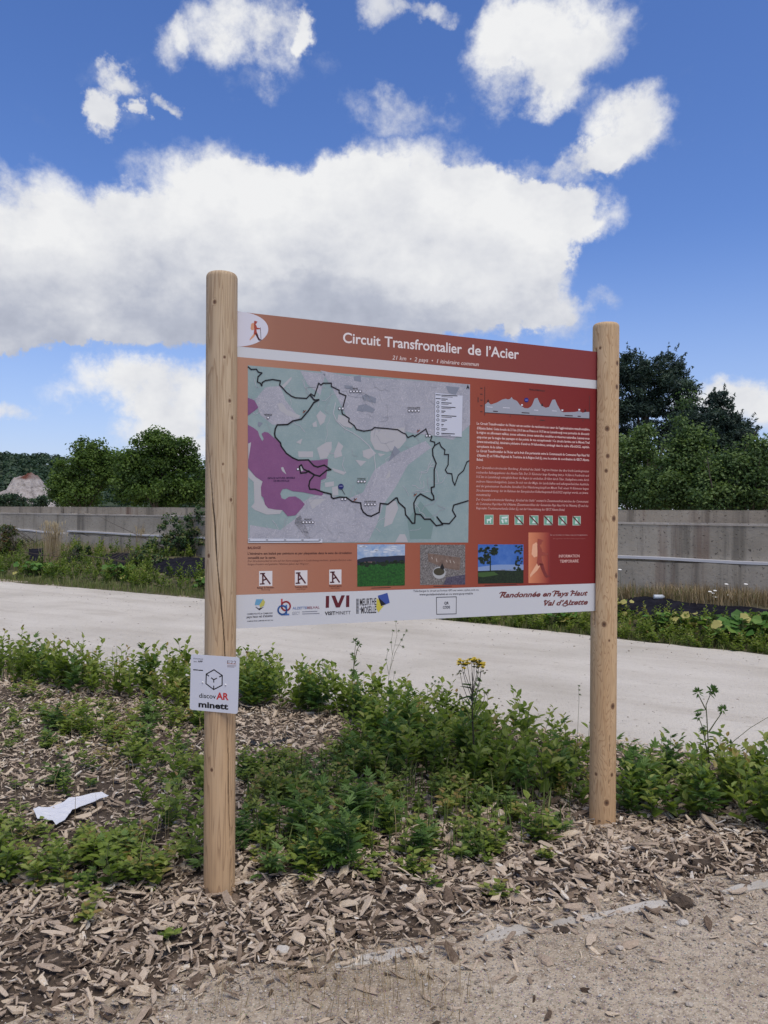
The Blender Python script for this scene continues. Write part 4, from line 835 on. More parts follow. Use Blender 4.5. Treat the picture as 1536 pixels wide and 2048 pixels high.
# ---- waymark block
p = Print(); p.text('BALISAGE', *Z(5, [(107, 162), (217, 160)]), 5, ink(84, 32, 30), 3, bold=.02)
p.text("L'itin\u00e9raire est balis\u00e9 par peinture et par plaquettes dans le sens de circulation", *Z(5, [(106, 210), (993, 203)]), 4.8, ink(70, 38, 36), 3, bold=.02); p.text('conseill\u00e9 sur la carte.', *Z(5, [(106, 246), (346, 243)]), 4.8, ink(70, 38, 36), 3, bold=.02)
p.text('Der Streckenverlauf ist wie auf der Karte angegeben in Laufrichtung markiert ; gemalte Zeichen oder', *Z(5, [(106, 272), (993, 262)]), 4.0, ink(96, 58, 52), 3, shear=.25, res=1); p.text('festgeschraubte und geklebte T\u00e4felchen geben den Weg vor', *Z(5, [(106, 299), (626, 294)]), 4.0, ink(96, 58, 52), 3, shear=.25, res=1); p.done('waymark_text')
for (x0, y0, x1, y1, ta, tb) in ((203, 350, 316, 478, "Balisage de l'itin\u00e9raire", 'Markierung'), (508, 345, 615, 472, 'Tournez \u00e0 droite', 'rechts abbiegen'), (801, 338, 905, 464, 'Tournez \u00e0 gauche', 'links abbiegen')):
    p = Print(); p.poly(Z(5, [(x0, y0), (x1, y0-2), (x1, y1-2), (x0, y1)]), ink(212, 208, 208), 3); sx, sy = (x1-x0)/113, (y1-y0)/128; A_ = lambda a, b_: Z(5, [(x0+a*sx, y0+b_*sy)])[0]
    for q in ([A_(32, 20), A_(32, 110)], [A_(31, 22), A_(94, 108)], [A_(32, 80), A_(64, 66)]): p.line(q, 3.0, ink(84, 40, 44), 4)
    for q in ([A_(12, 22), A_(48, 20)], [A_(10, 110), A_(44, 108)]): p.line(q, 2.6, ink(84, 40, 44), 4)
    cxm = (x0+x1)/2; p.text(ta, *Z(5, [(cxm-72 if 'Bal' in ta else cxm-54, y1+20), (cxm+72 if 'Bal' in ta else cxm+54, y1+17)]), 3.2, ink(76, 36, 34), 4, bold=.02, res=1); p.text(tb, *Z(5, [(cxm-38, y1+36), (cxm+38, y1+34)]), 2.6, ink(96, 58, 52), 4, shear=.2, res=1); p.done('waymark_sign')
# ---- logos on the white foot
p = Print(); p.poly(Z(5, [(178, 590), (232, 590), (236, 582), (238, 600), (205, 640), (166, 638)]), ink(100, 154, 186), 3); p.poly(Z(5, [(238, 588), (254, 612), (246, 642), (212, 664), (205, 640)]), ink(182, 178, 92), 4); p.poly(Z(5, [(170, 655), (205, 668), (245, 655), (206, 684)]), ink(40, 36, 40), 3); p.poly(Z(5, [(172, 640), (205, 642), (212, 664), (196, 668)]), ink(196, 200, 208), 4)
p.text('COMMUNAUT\u00c9 de COMMUNES', *Z(5, [(100, 722), (318, 713)]), 2.9, ink(60, 58, 64), 3, bold=.01); p.text("pays haut val d'alzette", *Z(5, [(98, 750), (318, 738)]), 4.6, ink(50, 48, 54), 3, bold=.012); p.text('COMMUNAUT\u00c9 DE COMMUNES PAYS HAUT VAL', *Z(5, [(100, 782), (324, 772)]), 2.2, ink(60, 56, 60), 3, bold=.02, res=1); p.done('community_logo')
p = Print(); cr_ = Z(5, [(432, 648)])[0]; cb_ = Z(5, [(402, 682)])[0]; RD, BL = ink(176, 62, 66), ink(72, 112, 176)
p.disc(cr_, 8.6, 8.8, RD, 3, 28, ring=3.2); p.line(Z(5, [(397, 590), (397, 662)]), 3.2, RD, 3); p.disc(cb_, 8.6, 8.6, BL, 4, 28, ring=3.2); p.line(Z(5, [(395, 721), (457, 719)]), 3, BL, 4); p.line(Z(5, [(436, 640), (437, 715)]), 3, BL, 4)
p.text('ALZETTE', *Z(5, [(488, 676), (610, 672)]), 4.9, ink(104, 124, 168), 3, bold=.02); p.text('BELVAL', *Z(5, [(613, 672), (719, 668)]), 4.9, ink(140, 86, 98), 3, bold=.02); p.text('GECT', *Z(5, [(485, 723), (551, 721)]), 6.4, ink(140, 142, 152), 3); p.line(Z(5, [(572, 697), (698, 692)]), 1.2, ink(120, 122, 132), 3); p.line(Z(5, [(572, 715), (717, 710)]), 1.2, ink(120, 122, 132), 3); p.done('belval_logo')
p = Print(); MB = ink(92, 30, 40); p.poly(Z(5, [(773, 562), (801, 561), (799, 661), (771, 663)]), MB, 3); p.poly(Z(5, [(946, 557), (973, 556), (972, 655), (944, 657)]), MB, 3); p.poly(Z(5, [(820, 560), (852, 559), (877, 625), (905, 557), (935, 556), (892, 659), (858, 660)]), MB, 3)
p.text('VISIT', *Z(5, [(763, 725), (853, 721)]), 7, ink(34, 28, 32), 3, bold=.03); p.text('MINETT', *Z(5, [(857, 721), (983, 717)]), 7, ink(56, 50, 56), 3); p.done('visit_logo')
p = Print(); p.text('MEURTHE', *Z(5, [(1062, 644), (1202, 637)]), 14.5, ink(44, 42, 48), 3, bold=.012); p.text('MOSELLE', *Z(5, [(1073, 711), (1202, 705)]), 14.5, ink(44, 42, 48), 3, bold=.012); p.text('&', *Z(5, [(1061, 680), (1071, 680)]), 4, ink(44, 42, 48), 3)
for k, ch in enumerate('DEPARTEMENT'): p.line(Z(5, [(1034, 708-k*11.8), (1052, 707-k*11.8)]), 1.3, ink(60, 58, 64), 3)
p.line(Z(5, [(1036, 586), (1036, 712)]), .8, ink(60, 58, 64), 3)
p.poly(Z(5, [(1206, 580), (1228, 600), (1245, 648), (1267, 645), (1220, 702), (1202, 668)]), ink(196, 184, 70), 3); p.poly(Z(5, [(1215, 560), (1297, 535), (1317, 620), (1243, 648)]), ink(58, 80, 150), 4); p.poly(Z(5, [(1218, 572), (1284, 632), (1243, 648)]), ink(24, 24, 34), 5); p.done('department_logo')
p = Print(); p.text('T\u00e9l\u00e9chargez le circuit au format GPS sur www.ccphva.com ou', *Z(6, [(90, 502), (545, 492)]), 4.2, ink(70, 70, 78), 3, bold=.006, res=1); p.text('www.gectalzettebelval.eu ou www.geoportail.lu', *Z(6, [(133, 526), (505, 518)]), 4.2, ink(50, 50, 58), 3, bold=.012, res=1)
p.line(Z(6, [(251, 539), (390, 535), (389, 654), (253, 657)]), 1.1, ink(50, 50, 56), 3, True); p.text('QR', *Z(6, [(306, 588), (337, 587)]), 5.4, ink(40, 40, 46), 3, bold=.02); p.text('CODE', *Z(6, [(296, 618), (346, 616)]), 5.4, ink(40, 40, 46), 3, bold=.02); p.done('download_text')
p = Print(); SCR = ink(112, 52, 48); p.text('Randonn\u00e9e en Pays Haut', *Z(6, [(693, 541), (1308, 525)]), 10.5, SCR, 3, bold=.03, shear=.38, res=3); p.text("Val d\u2019Alzette", *Z(6, [(1003, 597), (1308, 588)]), 10.5, SCR, 3, bold=.03, shear=.38, res=3)
for q in ([(692, 512), (705, 503), (740, 505)], [(1060, 503), (1075, 494), (1110, 497)], [(1188, 500), (1200, 492), (1215, 500)], [(1003, 567), (1010, 560), (1025, 566)], [(1135, 598), (1150, 600), (1165, 594)]): p.line(Z(6, q), 1.6, SCR, 3)
p.done('walk_title_text')

# ------------------------------------------------------------------ small plate screwed to the left post
psi = math.radians(-9); e2 = np.array([math.cos(psi), math.sin(psi), 0]); n2 = np.array([e2[1], -e2[0], 0])
O2 = np.array([PL[0], PL[1], 0])+n2*(.0635+.0005)
plane_setup(O2, e2, n2, np.array([0, 0, 1.0]), None); PANEL['thick'] = 0.0
cor = Z(7, [(190, 1430), (1110, 1515), (1145, 430), (215, 365)]); uvc = [puv(q) for q in cor]
out = []
for k in range(4):
    a, b_, c = uvc[k-1], uvc[k], uvc[(k+1) % 4]; r_ = .011; d1 = (a-b_)/np.linalg.norm(a-b_); d2 = (c-b_)/np.linalg.norm(c-b_)
    for f in np.linspace(0, 1, 6): out.append(b_+d1*r_*(1-f)**2+d2*r_*f**2)
plate = empty('sign_plate', tuple(O2+np.array([0, 0, 1.0])), 'small white rounded plate with black cube logo screwed to the left post', 'sign')
def relparent(o, par): o.parent = par; o.matrix_parent_inverse = Matrix.Translation(-par.location); return o
n_ = len(out); V0 = [p3(q, 0) for q in out]; V1 = [p3(q, 8) for q in out]
g = Geo(); g.add(V0+V1, [tuple(range(n_))[::-1], tuple(range(n_, 2*n_))]+[(i, (i+1) % n_, n_+(i+1) % n_, n_+i) for i in range(n_)])
board = relparent(g.obj('plate', plain('plate_white', (.60, .62, .68), .35, .45)), plate); PANEL['parent'] = None
def pdone(p, name): o = p.done(name); return relparent(o, plate)
BL2 = ink(18, 18, 22)
p = Print(); hexa = Z(7, [(657, 665), (815, 775), (812, 962), (650, 1045), (503, 932), (508, 748)]); p.line(hexa, 2.1, BL2, 9, True)
for q in ([(512, 752), (556, 785)], [(812, 778), (760, 802)], [(650, 1045), (652, 975)], [(605, 822), (652, 856)], [(708, 828), (652, 856)], [(652, 856), (652, 905)]): p.line(Z(7, q), 2.0, BL2, 9)
pdone(p, 'cube_logo')
p = Print(); p.text('discov', *Z(7, [(370, 1200), (692, 1222)]), 9.6, BL2, 9, bold=.012, res=3); p.text('AR', *Z(7, [(700, 1228), (938, 1246)]), 13.8, ink(186, 50, 50), 9, bold=.035, res=3); p.text('minett', *Z(7, [(358, 1378), (930, 1428)]), 12.0, BL2, 9, bold=.04, res=3)
p.text('Download', *Z(7, [(265, 460), (445, 470)]), 2.4, BL2, 9, bold=.01); p.text('the', *Z(7, [(265, 517), (325, 521)]), 2.6, BL2, 9, bold=.01); p.text('APP', *Z(7, [(345, 520), (440, 525)]), 3.6, BL2, 9, bold=.03)
p.line(Z(7, [(262, 665), (345, 670)]), 1.9, BL2, 9); p.line(Z(7, [(362, 674), (440, 678)]), 1.9, BL2, 9)
p.text('E22', *Z(7, [(910, 550), (1085, 558)]), 7, ink(110, 90, 92), 9); p.line(Z(7, [(915, 548), (1080, 556)]), .8, ink(190, 120, 80), 10); p.line(Z(7, [(912, 585), (1080, 592)]), 1, ink(130, 110, 108), 9); p.line(Z(7, [(912, 608), (1045, 614)]), 1, ink(130, 110, 108), 9); pdone(p, 'plate_text')
for q in ((440, 910), (878, 957)):
    c = p3(puv(Z(7, [q])[0]), 8); g = Geo(); R0 = .0042; rings = [(R0*math.cos(a), R0*.75*math.sin(a)) for a in np.linspace(0, 1.35, 6)]
    V = [c+e2*r_*math.cos(t)+np.array([0, 0, 1.])*r_*math.sin(t)+n2*h for r_, h in rings for t in np.arange(16)*math.pi/8]
    g.add(V, [(i*16+j, i*16+(j+1) % 16, i*16+16+(j+1) % 16, i*16+16+j) for i in range(5) for j in range(16)]+[tuple(range(80, 96))])
    relparent(g.obj('screw', plain('screw_white', (.7, .7, .7), .4), smooth=True), plate)
    g = Geo(); g.add([c+e2*.0014*math.cos(t)+np.array([0, 0, .0014])*math.sin(t)+n2*(R0*.75+.0002) for t in np.arange(6)*math.pi/3], [tuple(range(6))]); relparent(g.obj('screw_socket', BL2), plate)
# ------------------------------------------------------------------ white kerb edging, half buried
g = Geo(); n_ = 90; xs = np.linspace(-.15, 3.6, n_); V = []
for x in xs:
    y = float(front_y(np.array(x)))-.02; d = np.array([-.32, .947]); h = .004+.030*float(fbm(np.array(x*4), np.array(.5), 71)); wv = .028+.016*float(fbm(np.array(x*7), np.array(2.5), 72))
    for s_, z in ((-wv, -.03), (-wv, h-.006), (-wv*.7, h), (wv*.7, h+.002), (wv, h-.006), (wv, -.03)): V.append((x+d[0]*s_, y+d[1]*s_, z))
g.add(V, [(6*i+j, 6*i+j+1, 6*i+7+j, 6*i+6+j) for i in range(n_-1) for j in range(5)]); o = g.obj('kerb', M_kerb)
tag(o, 'half buried white concrete kerb edging along the front of the wood chips', 'kerb')

# ------------------------------------------------------------------ wood chips
def chip_proto(rng):
    g = Geo(); L = 1.0; W = rng.choice([rng.uniform(.14, .26), rng.uniform(.3, .62)]); H = rng.uniform(.06, .15)
    sk = rng.uniform(-.55, .55, 8)*W; tp = rng.uniform(.55, 1, 2); bow = rng.uniform(-.05, .08)
    V = []
    for k, (x, f) in enumerate(((-.5, tp[0]), (0, 1), (.5, tp[1]))):
        for m_, (y, z) in enumerate(((-.5, 0), (.5, 0), (.5, 1), (-.5, 1))):
            V.append((x*L+(sk[m_+4*(k > 0)] if k != 1 else 0), y*W*f*(1 if z == 0 else rng.uniform(.7, 1.0)), (z-.5)*H*rng.uniform(.7, 1.1)+(bow if k == 1 else 0)))
    F = [(4*i+j, 4*i+4+j, 4*i+4+(j+1) % 4, 4*i+(j+1) % 4) for i in range(2) for j in range(4)]+[(0, 1, 2, 3), (11, 10, 9, 8)]
    g.add(V, F, 0, 0.0); g.flat = True; return g
rc = np.random.default_rng(21); CP = [chip_proto(rc) for _ in range(24)]
def chip_T(n, L, rng, tilt=.42):
    a = rng.uniform(0, 2*math.pi, n); M = rotz(a); tx = rng.normal(0, tilt, n); ty = rng.normal(0, tilt*.8, n)
    Rx = np.zeros((n, 3, 3)); Rx[:, 0, 0] = 1; Rx[:, 1, 1] = Rx[:, 2, 2] = np.cos(tx); Rx[:, 1, 2] = -np.sin(tx); Rx[:, 2, 1] = np.sin(tx)
    Ry = np.zeros((n, 3, 3)); Ry[:, 1, 1] = 1; Ry[:, 0, 0] = Ry[:, 2, 2] = np.cos(ty); Ry[:, 0, 2] = np.sin(ty); Ry[:, 2, 0] = -np.sin(ty)
    return M@Ry@Rx*L[:, None, None]
def chip_points(n, rng):
    x = rng.uniform(-6, 4.2, n); y = rng.uniform(.6, 9.2, n); d = y-front_y(x); e = path_near(x)-y
    front = np.clip((d+.10)/.25, 0, 1)*np.where(d < 1.15+.2*vnoise(x*1.5, y*1.5, 8), 1.0, .52)
    spill = np.where((d > -.6) & (d <= .0), .42*np.exp((d)/.13)+.012, 0)
    left = np.clip((-.4-x)/.8, 0, 1); spill = spill+np.where((d > -.8) & (d <= 0), .30*left*np.exp(d/.4), 0)
    pr = np.maximum(front*(d > -.1), spill)*np.clip((e+.15)/.3, 0, 1)
    pr = pr*np.clip(.80+.75*fbm(x*2.6, y*2.6, 55), .22, 1)
    k = rng.uniform(0, 1, n) < pr
    P = project(np.stack([x, y, x*0], 1)); k &= (P[:, 0] > -420) & (P[:, 0] < 1960) & (P[:, 1] < 2300) & (y > .8)
    return x[k], y[k], d[k]
x, y, d = chip_points(300000, rc); n = len(x)
L = np.clip(rc.lognormal(math.log(.0275), .48, n), .009, .075); L = np.where(d > 1.2, L*.85, L)
z = np.maximum(mulch_h(x, y), 0)+rc.uniform(.001, .026, n)*np.clip((d+.25)/.4, .25, 1)
M = chip_T(n, L, rc); idx = rc.integers(0, 24, n)
tn = np.clip(rc.beta(1.7, 1.35, n)+.10*fbm(x*1.3, y*1.3, 81), .02, 1.0); tn = np.where(d > 1.3, np.clip(tn*.75+.30, 0, 1), tn)
P = project(np.stack([x, y, z], 1)); vis = (P[:, 0] > 0) & (P[:, 0] < 1536) & (P[:, 1] < 2048); size = np.where(vis, L/P[:, 2]*FPX*np.where(z-mulch_h(x, y) > .010, 1, .35), 0)
big = np.argsort(-size)[:300]; small = np.setdiff1d(np.arange(n), big)
so = scatter(CP, (M[small], np.stack([x, y, z], 1)[small]), idx[small], tn[small]).obj('wood_chips', M_chip, bed); tag(so, kind='stuff')
ORDER = [.30, .55, .75, .9, .45, .65, .82, .2]
CM = []
for k, c in enumerate(CP):
    V, Lp, T_, MI, A = c.arrays(); g = Geo(); g.V = [V]; g.L = [Lp]; g.T = [T_]; g.MI = [MI]; g.A = [np.full(len(V), ORDER[k % 8])]; g.nv = len(V); CM.append(g.mesh('wood_chip', M_chip))
for i in big:
    o = bpy.data.objects.new('wood_chip', CM[idx[i]]); col.objects.link(o); o.parent = bed
    o.matrix_world = Matrix.Translation((x[i], y[i], z[i]+.004)) @ Matrix(M[i].tolist()).to_4x4()
print('chips', n)
xf, yf, df = chip_points(230000, rc); nf = len(xf); Lf = rc.uniform(.005, .017, nf); zf = np.maximum(mulch_h(xf, yf), 0)+rc.uniform(.001, .020, nf); fl = Geo(); fl.add([(-.5, -.12, 0), (.5, -.07, .02), (.5, .10, 0), (-.5, .14, .03), (0, 0, .16)], [(0, 1, 4), (1, 2, 4), (2, 3, 4), (3, 0, 4)], 0, 0); fl.flat = True
tag(scatter([fl], (chip_T(nf, Lf, rc, .5), np.stack([xf, yf, zf], 1)), np.zeros(nf, int), np.clip(rc.beta(1.5, 1.5, nf), .03, 1)).obj('wood_fines', M_chip, bed), kind='stuff')

# ------------------------------------------------------------------ pebbles on the dirt
def pebble(rng, sub=1):
    import bmesh
    bm = bmesh.new(); bmesh.ops.create_icosphere(bm, subdivisions=sub, radius=.5)
    V = np.array([v.co[:] for v in bm.verts]); F = [tuple(v.index for v in f.verts) for f in bm.faces]; bm.free()
    V = V*np.array([1, rng.uniform(.6, .95), rng.uniform(.4, .65)])*(1+rng.uniform(-.16, .16, (len(V), 1))); g = Geo(); g.add(V, np.array(F), 0, 0); g.flat = True; return g
PB = [pebble(rc) for _ in range(8)]
n = 46000; x = rc.uniform(-2.2, 3.6, n); y = rc.uniform(1.5, 4.0, n); d = y-front_y(x); k = (d < .12) & (rc.uniform(0, 1, n) < np.where(d > -.5, .9, .55)*np.clip(.65+.9*fbm(x*1.6, y*1.6, 91), .12, 1)); x, y = x[k], y[k]; n = len(x)
sz = np.clip(rc.lognormal(math.log(.0058), .55, n), .002, .030); z = sz*.12+.001
M = chip_T(n, sz, rc, .2); idx = rc.integers(0, 8, n); tn = np.clip(rc.normal(.55, .24, n), 0, 1)
P = project(np.stack([x, y, z], 1)); vis = (P[:, 0] > 0) & (P[:, 0] < 1536) & (P[:, 1] < 2048); size = np.where(vis, sz/P[:, 2], 0); big = np.argsort(-size)[:160]; small = np.setdiff1d(np.arange(n), big)
tag(scatter(PB, (M[small], np.stack([x, y, z], 1)[small]), idx[small], tn[small]).obj('gravel', M_stone, dirt), kind='stuff')
PM = []
for k, c in enumerate(PB):
    V, Lp, T_, MI, A = c.arrays(); g = Geo(); g.V = [V]; g.L = [Lp]; g.T = [T_]; g.MI = [MI]; g.A = [np.full(len(V), (.4, .6, .8, .3, .7, .5, .95, .2)[k])]; g.nv = len(V); PM.append(g.mesh('pebble', M_stone))
for i in big:
    o = bpy.data.objects.new('pebble', PM[idx[i]]); col.objects.link(o); o.parent = dirt; o.matrix_world = Matrix.Translation((x[i], y[i], z[i])) @ Matrix(M[i].tolist()).to_4x4()

n = 5200; s_ = rc.uniform(0, 1, n); t_ = rc.beta(.7, .9, n); A_ = polyl(PN, s_); B_ = polyl(PE, s_); xy = A_*(1-t_[:, None])+B_*t_[:, None]; sz = np.clip(rc.lognormal(math.log(.009), .5, n), .004, .035)
tag(scatter(PB, (chip_T(n, sz, rc, .2), np.concatenate([xy, (sz*.12+.008)[:, None]], 1)), rc.integers(0, 8, n), np.clip(rc.normal(.42, .25, n), 0, 1)).obj('path_grit', M_stone), 'loose grit scattered on the pale path', 'grit', kind='stuff')
# soil clods and stray litter
M_clod = soil_mat(); 
def clod(px, py, r_, label, seed, m=M_clod, name='soil_clod', cat='soil clod', group='dark soil clods', flat=.7):
    import bmesh
    rng = np.random.default_rng(seed); bm = bmesh.new(); bmesh.ops.create_icosphere(bm, subdivisions=3, radius=1); V = np.array([v.co[:] for v in bm.verts]); F = np.array([[v.index for v in f.verts] for f in bm.faces]); bm.free()
    q = V*2.1+seed*3.7; V = V*(1+.5*fbm(q[:, 0]+q[:, 2]*.7, q[:, 1]-q[:, 2]*.6, seed, 4)[:, None])*np.array([1.25, .9, flat])*r_
    p = ground(px, py, .02); p[2] = max(float(mulch_h(p[0], p[1])), 0)+r_*flat*.45
    g = Geo(); g.add(V, F, 0, .5); o = g.obj(name, m, loc=p); tag(o, label, cat, group)
clod(1360, 1800, .038, 'dark soil clod lying on the white kerb at the right', 2); clod(1345, 1715, .030, 'dark soil clod right of the right post, among the chips', 3); clod(1280, 1745, .026, 'flat dark soil clod below the right post', 4); clod(1402, 1725, .034, 'dark soil clod nearest the weeds at the right', 5)
clod(1122, 1852, .022, 'small dark bark lump at the middle of the kerb', 6, flat=.5); clod(566, 1895, .022, 'pale grey stone among the chips in front of the left post', 7, M_kerb, 'stone', 'stone', 'pale stones in the chips'); clod(730, 1908, .016, 'small pale stone near the left end of the kerb', 8, M_kerb, 'stone', 'stone', 'pale stones in the chips'); clod(1365, 1838, .016, 'small white stone on the dirt below the kerb', 9, M_kerb, 'stone', 'stone', 'pale stones in the chips')

def scrap(name, pts, zs, m, label, cat, sub=3, thick=.0015, curl=.01, seed=1):
    """crumpled sheet lying on the mulch: photo outline dropped onto the ground, with its own thickness"""
    from mathutils.geometry import tessellate_polygon
    import bmesh
    P = [ground(a, b_, zz) for (a, b_), zz in zip(pts, zs)]; tri = tessellate_polygon([[Vector(q) for q in P]])
    bm = bmesh.new(); vs = [bm.verts.new(q) for q in P]
    for t in tri:
        try: bm.faces.new([vs[i] for i in t])
        except ValueError: pass
    bmesh.ops.subdivide_edges(bm, edges=bm.edges[:], cuts=sub, use_grid_fill=True); bmesh.ops.recalc_face_normals(bm, faces=bm.faces[:])
    for v in bm.verts: v.co.z += curl*float(fbm(np.array(v.co.x*14), np.array(v.co.y*14), seed)); 
    r_ = bmesh.ops.solidify(bm, geom=bm.faces[:], thickness=thick)
    me = bpy.data.meshes.new(name); bm.to_mesh(me); bm.free(); me.materials.append(m); o = bpy.data.objects.new(name, me); col.objects.link(o); return tag(o, label, cat)
scrap('paper_scrap', [(66, 1617), (100, 1612), (128, 1600), (138, 1596), (205, 1584), (218, 1590), (190, 1602), (145, 1618), (130, 1640), (112, 1650), (105, 1640), (75, 1641)], [.06, .06, .07, .07, .09, .08, .07, .06, .05, .05, .05, .05], plain('white_paper', (.62, .63, .66), .6), 'torn white sheet lying in the weeds left of the left post', 'litter', sub=5, curl=.018)
M_blk = plain('black_film', (.012, .012, .013), .6)
scrap('membrane_scrap', [(492, 1478), (520, 1486), (560, 1480), (582, 1473), (572, 1482), (530, 1493), (505, 1489)], [.035]*7, M_blk, 'black membrane edge showing through the chips right of the left post', 'ground sheet', curl=.02)
scrap('membrane_scrap', [(305, 1908), (345, 1889), (390, 1878), (412, 1872), (400, 1880), (355, 1896), (315, 1918)], [.022]*7, M_blk, 'black membrane edge sticking out in front of the left post', 'ground sheet', curl=.02)

# ------------------------------------------------------------------ weeds
def sprig(rng, h, nl, ll, mug=False, nb=3):
    g = Geo()
    def branch(p0, d0, ln, n, lf, r0, t0):
        k = 5; f = np.linspace(0, 1, k)[:, None]; bend = rng.normal(0, .10, 3)*ln; pts = p0+d0*ln*f+bend*f**2+np.array([0, 0, .12*ln])*f**2
        tube(g, pts, np.linspace(r0, r0*.4, k), 4, 1, .4)
        t = np.linspace(t0, 1.0, n); phi = np.arange(n)*2.4+rng.uniform(0, 6)+rng.normal(0, .35, n); B = np.stack([np.interp(t, f[:, 0], pts[:, i]) for i in range(3)], 1)
        D = np.stack([np.cos(phi), np.sin(phi), rng.uniform(.05, .75, n)+.5*(t > .9)], 1)+d0*.35; L_ = lf*(1.1-.5*t)*rng.uniform(.7, 1.25, n)
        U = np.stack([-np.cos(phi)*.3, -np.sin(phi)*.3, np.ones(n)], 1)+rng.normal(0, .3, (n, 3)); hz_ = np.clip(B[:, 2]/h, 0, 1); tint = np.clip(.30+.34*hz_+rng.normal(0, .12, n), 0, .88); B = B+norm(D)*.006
        if not mug: leaves(g, B, D, U, L_, L_*rng.uniform(.50, .72, n), 0, tint, droop=rng.uniform(.05, .25))
        else:
            for a in (-1.0, -.5, 0, .5, 1.0):
                S = norm(np.cross(norm(D), U)); D2 = norm(D)*math.cos(a*.8)+S*math.sin(a*.8); leaves(g, B+norm(D)*(.28*L_*(1-abs(a)*.8))[:, None], D2, U, L_*(1.0-.35*abs(a)), L_*.26, 0, tint, droop=.2)
    lean = np.array([rng.normal(0, .14), rng.normal(0, .14), 1.0]); branch(np.array([0, 0, -.012]), lean, h*.95, nl, ll, .0024, .12)
    for _ in range(nb):
        a = rng.uniform(0, 6.28); z_ = rng.uniform(.05, .5)*h; branch(lean*z_, norm(np.array([math.cos(a)*.75, math.sin(a)*.75, 1.0])), h*rng.uniform(.3, .6), max(4, nl//2), ll*.9, .0015, .2)
    return g
rw = np.random.default_rng(5)
SP = [sprig(rw, .30, int(rw.integers(11, 17)), rw.uniform(.060, .082), nb=int(rw.integers(1, 5))) for _ in range(9)]+[sprig(rw, .30, int(rw.integers(9, 13)), rw.uniform(.07, .10), True, 2) for _ in range(4)]+[sprig(rw, .30, int(rw.integers(6, 9)), rw.uniform(.07, .11), nb=0) for _ in range(3)]
ZONES = [  # base polygon in the photo, plants per square metre, heights, tint shift, kinds, description
 ([(-300, 1325), (0, 1335), (420, 1388), (420, 1432), (150, 1392), (0, 1362), (-300, 1350)], 105, (.20, .44), .08, 'far', 'leafy weed in the path-edge row left of left post'),
 ([(100, 1460), (250, 1440), (420, 1412), (420, 1720), (300, 1660), (230, 1560)], 95, (.05, .26), .10, 'mid', 'leafy weed in chips just left of left post'),
 ([(-200, 1650), (0, 1650), (230, 1668), (410, 1700), (400, 1765), (200, 1795), (0, 1785), (-200, 1780)], 165, (.05, .18), .12, 'mid', 'leafy weed in dense patch below the white sheet'),
 ([(-200, 1362), (60, 1375), (250, 1420), (240, 1560), (200, 1640), (-200, 1650)], 50, (.03, .16), .12, 'mid', 'small weed among pale chips at the left'),
 ([(475, 1370), (560, 1380), (700, 1408), (700, 1440), (475, 1420)], 120, (.22, .40), .05, 'far', 'leafy weed at path edge just right of left post'),
 ([(690, 1412), (1180, 1520), (1180, 1640), (1000, 1600), (690, 1545)], 120, (.12, .38), .08, 'mid', 'leafy weed in dense strip behind the sign'),
 ([(475, 1540), (690, 1500), (1000, 1600), (1175, 1650), (1040, 1725), (800, 1765), (600, 1768), (475, 1740)], 135, (.04, .19), .09, 'mid', 'leafy weed in chips between the posts'),
 ([(1232, 1548), (1420, 1560), (1536, 1572), (1900, 1590), (1900, 1730), (1536, 1695), (1400, 1650), (1236, 1622)], 135, (.15, .36), +.04, 'mid', 'dark leafy weed right of the right post'),
 ([(560, 1660), (800, 1660), (790, 1755), (600, 1762)], 60, (.20, .36), .0, 'mug', 'dark feathery weed in clump below the sign'),
 ([(0, 1800), (420, 1760), (420, 1980), (0, 2000)], 12, (.03, .09), .05, 'mid', 'weed seedling in chips at lower left'),
 ([(600, 1745), (1150, 1700), (1150, 1780), (800, 1830)], 7, (.04, .10), .02, 'mid', 'weed seedling in chips below the sign')]
allP = []
for zi, (poly, den, hr, ts, kind, lab) in enumerate(ZONES):
    G = np.array([ground(*q, .02)[:2] for q in poly]); lo, hi = G.min(0), G.max(0); area = np.prod(hi-lo); n = int(area*den)
    xy = rw.uniform(lo, hi, (n, 2)); px = project(np.concatenate([xy, np.full((n, 1), .02)], 1)); k = inpoly(px[:, :2], poly)
    k &= rw.uniform(0, 1, n) < np.clip(.62+1.3*fbm(xy[:, 0]*1.8, xy[:, 1]*1.8, 101), .62 if zi in (0, 4, 5, 7) else .22, 1)
    k &= (np.hypot(xy[:, 0]-PL[0], xy[:, 1]-PL[1]) > .16) & (np.hypot(xy[:, 0]-PRt[0], xy[:, 1]-PRt[1]) > .16)
    for q in xy[k]:
        h = hr[0]+(hr[1]-hr[0])*rw.beta(1.6, 1.8); u = rw.uniform()
        pi = int(rw.integers(9, 13)) if (kind == 'mug' or u > .90) else (int(rw.integers(13, 16)) if u < .07 and h < .2 else int(rw.integers(0, 9)))
        qp = project([[q[0], q[1], .03]])[0]
        if 20 < qp[0] < 235 and 1600 < qp[1] < 1720: h = min(h, .05+.10*max(0, (qp[1]-1650)/70))
        allP.append((q[0], q[1], h, pi, ts+rw.normal(.03, .15), zi))
AP = np.array(allP); n = len(AP); zg = mulch_h(AP[:, 0], AP[:, 1])
sc_z = AP[:, 2]/.30; sc_xy = .55+.45*sc_z+rw.uniform(-.08, .08, n); rz = rw.uniform(0, 6.28, n)
M = rotz(rz)*np.stack([sc_xy, sc_xy, sc_z], 1)[:, None, :]
O = np.stack([AP[:, 0], AP[:, 1], zg], 1); P = project(O); vis = (P[:, 0] > -20) & (P[:, 0] < 1556) & (P[:, 1] < 2060)
size = np.where(vis, AP[:, 2]/P[:, 2], 0); big = np.argsort(-size)[:300]; small = np.setdiff1d(np.arange(n), big)
print('weeds', n)
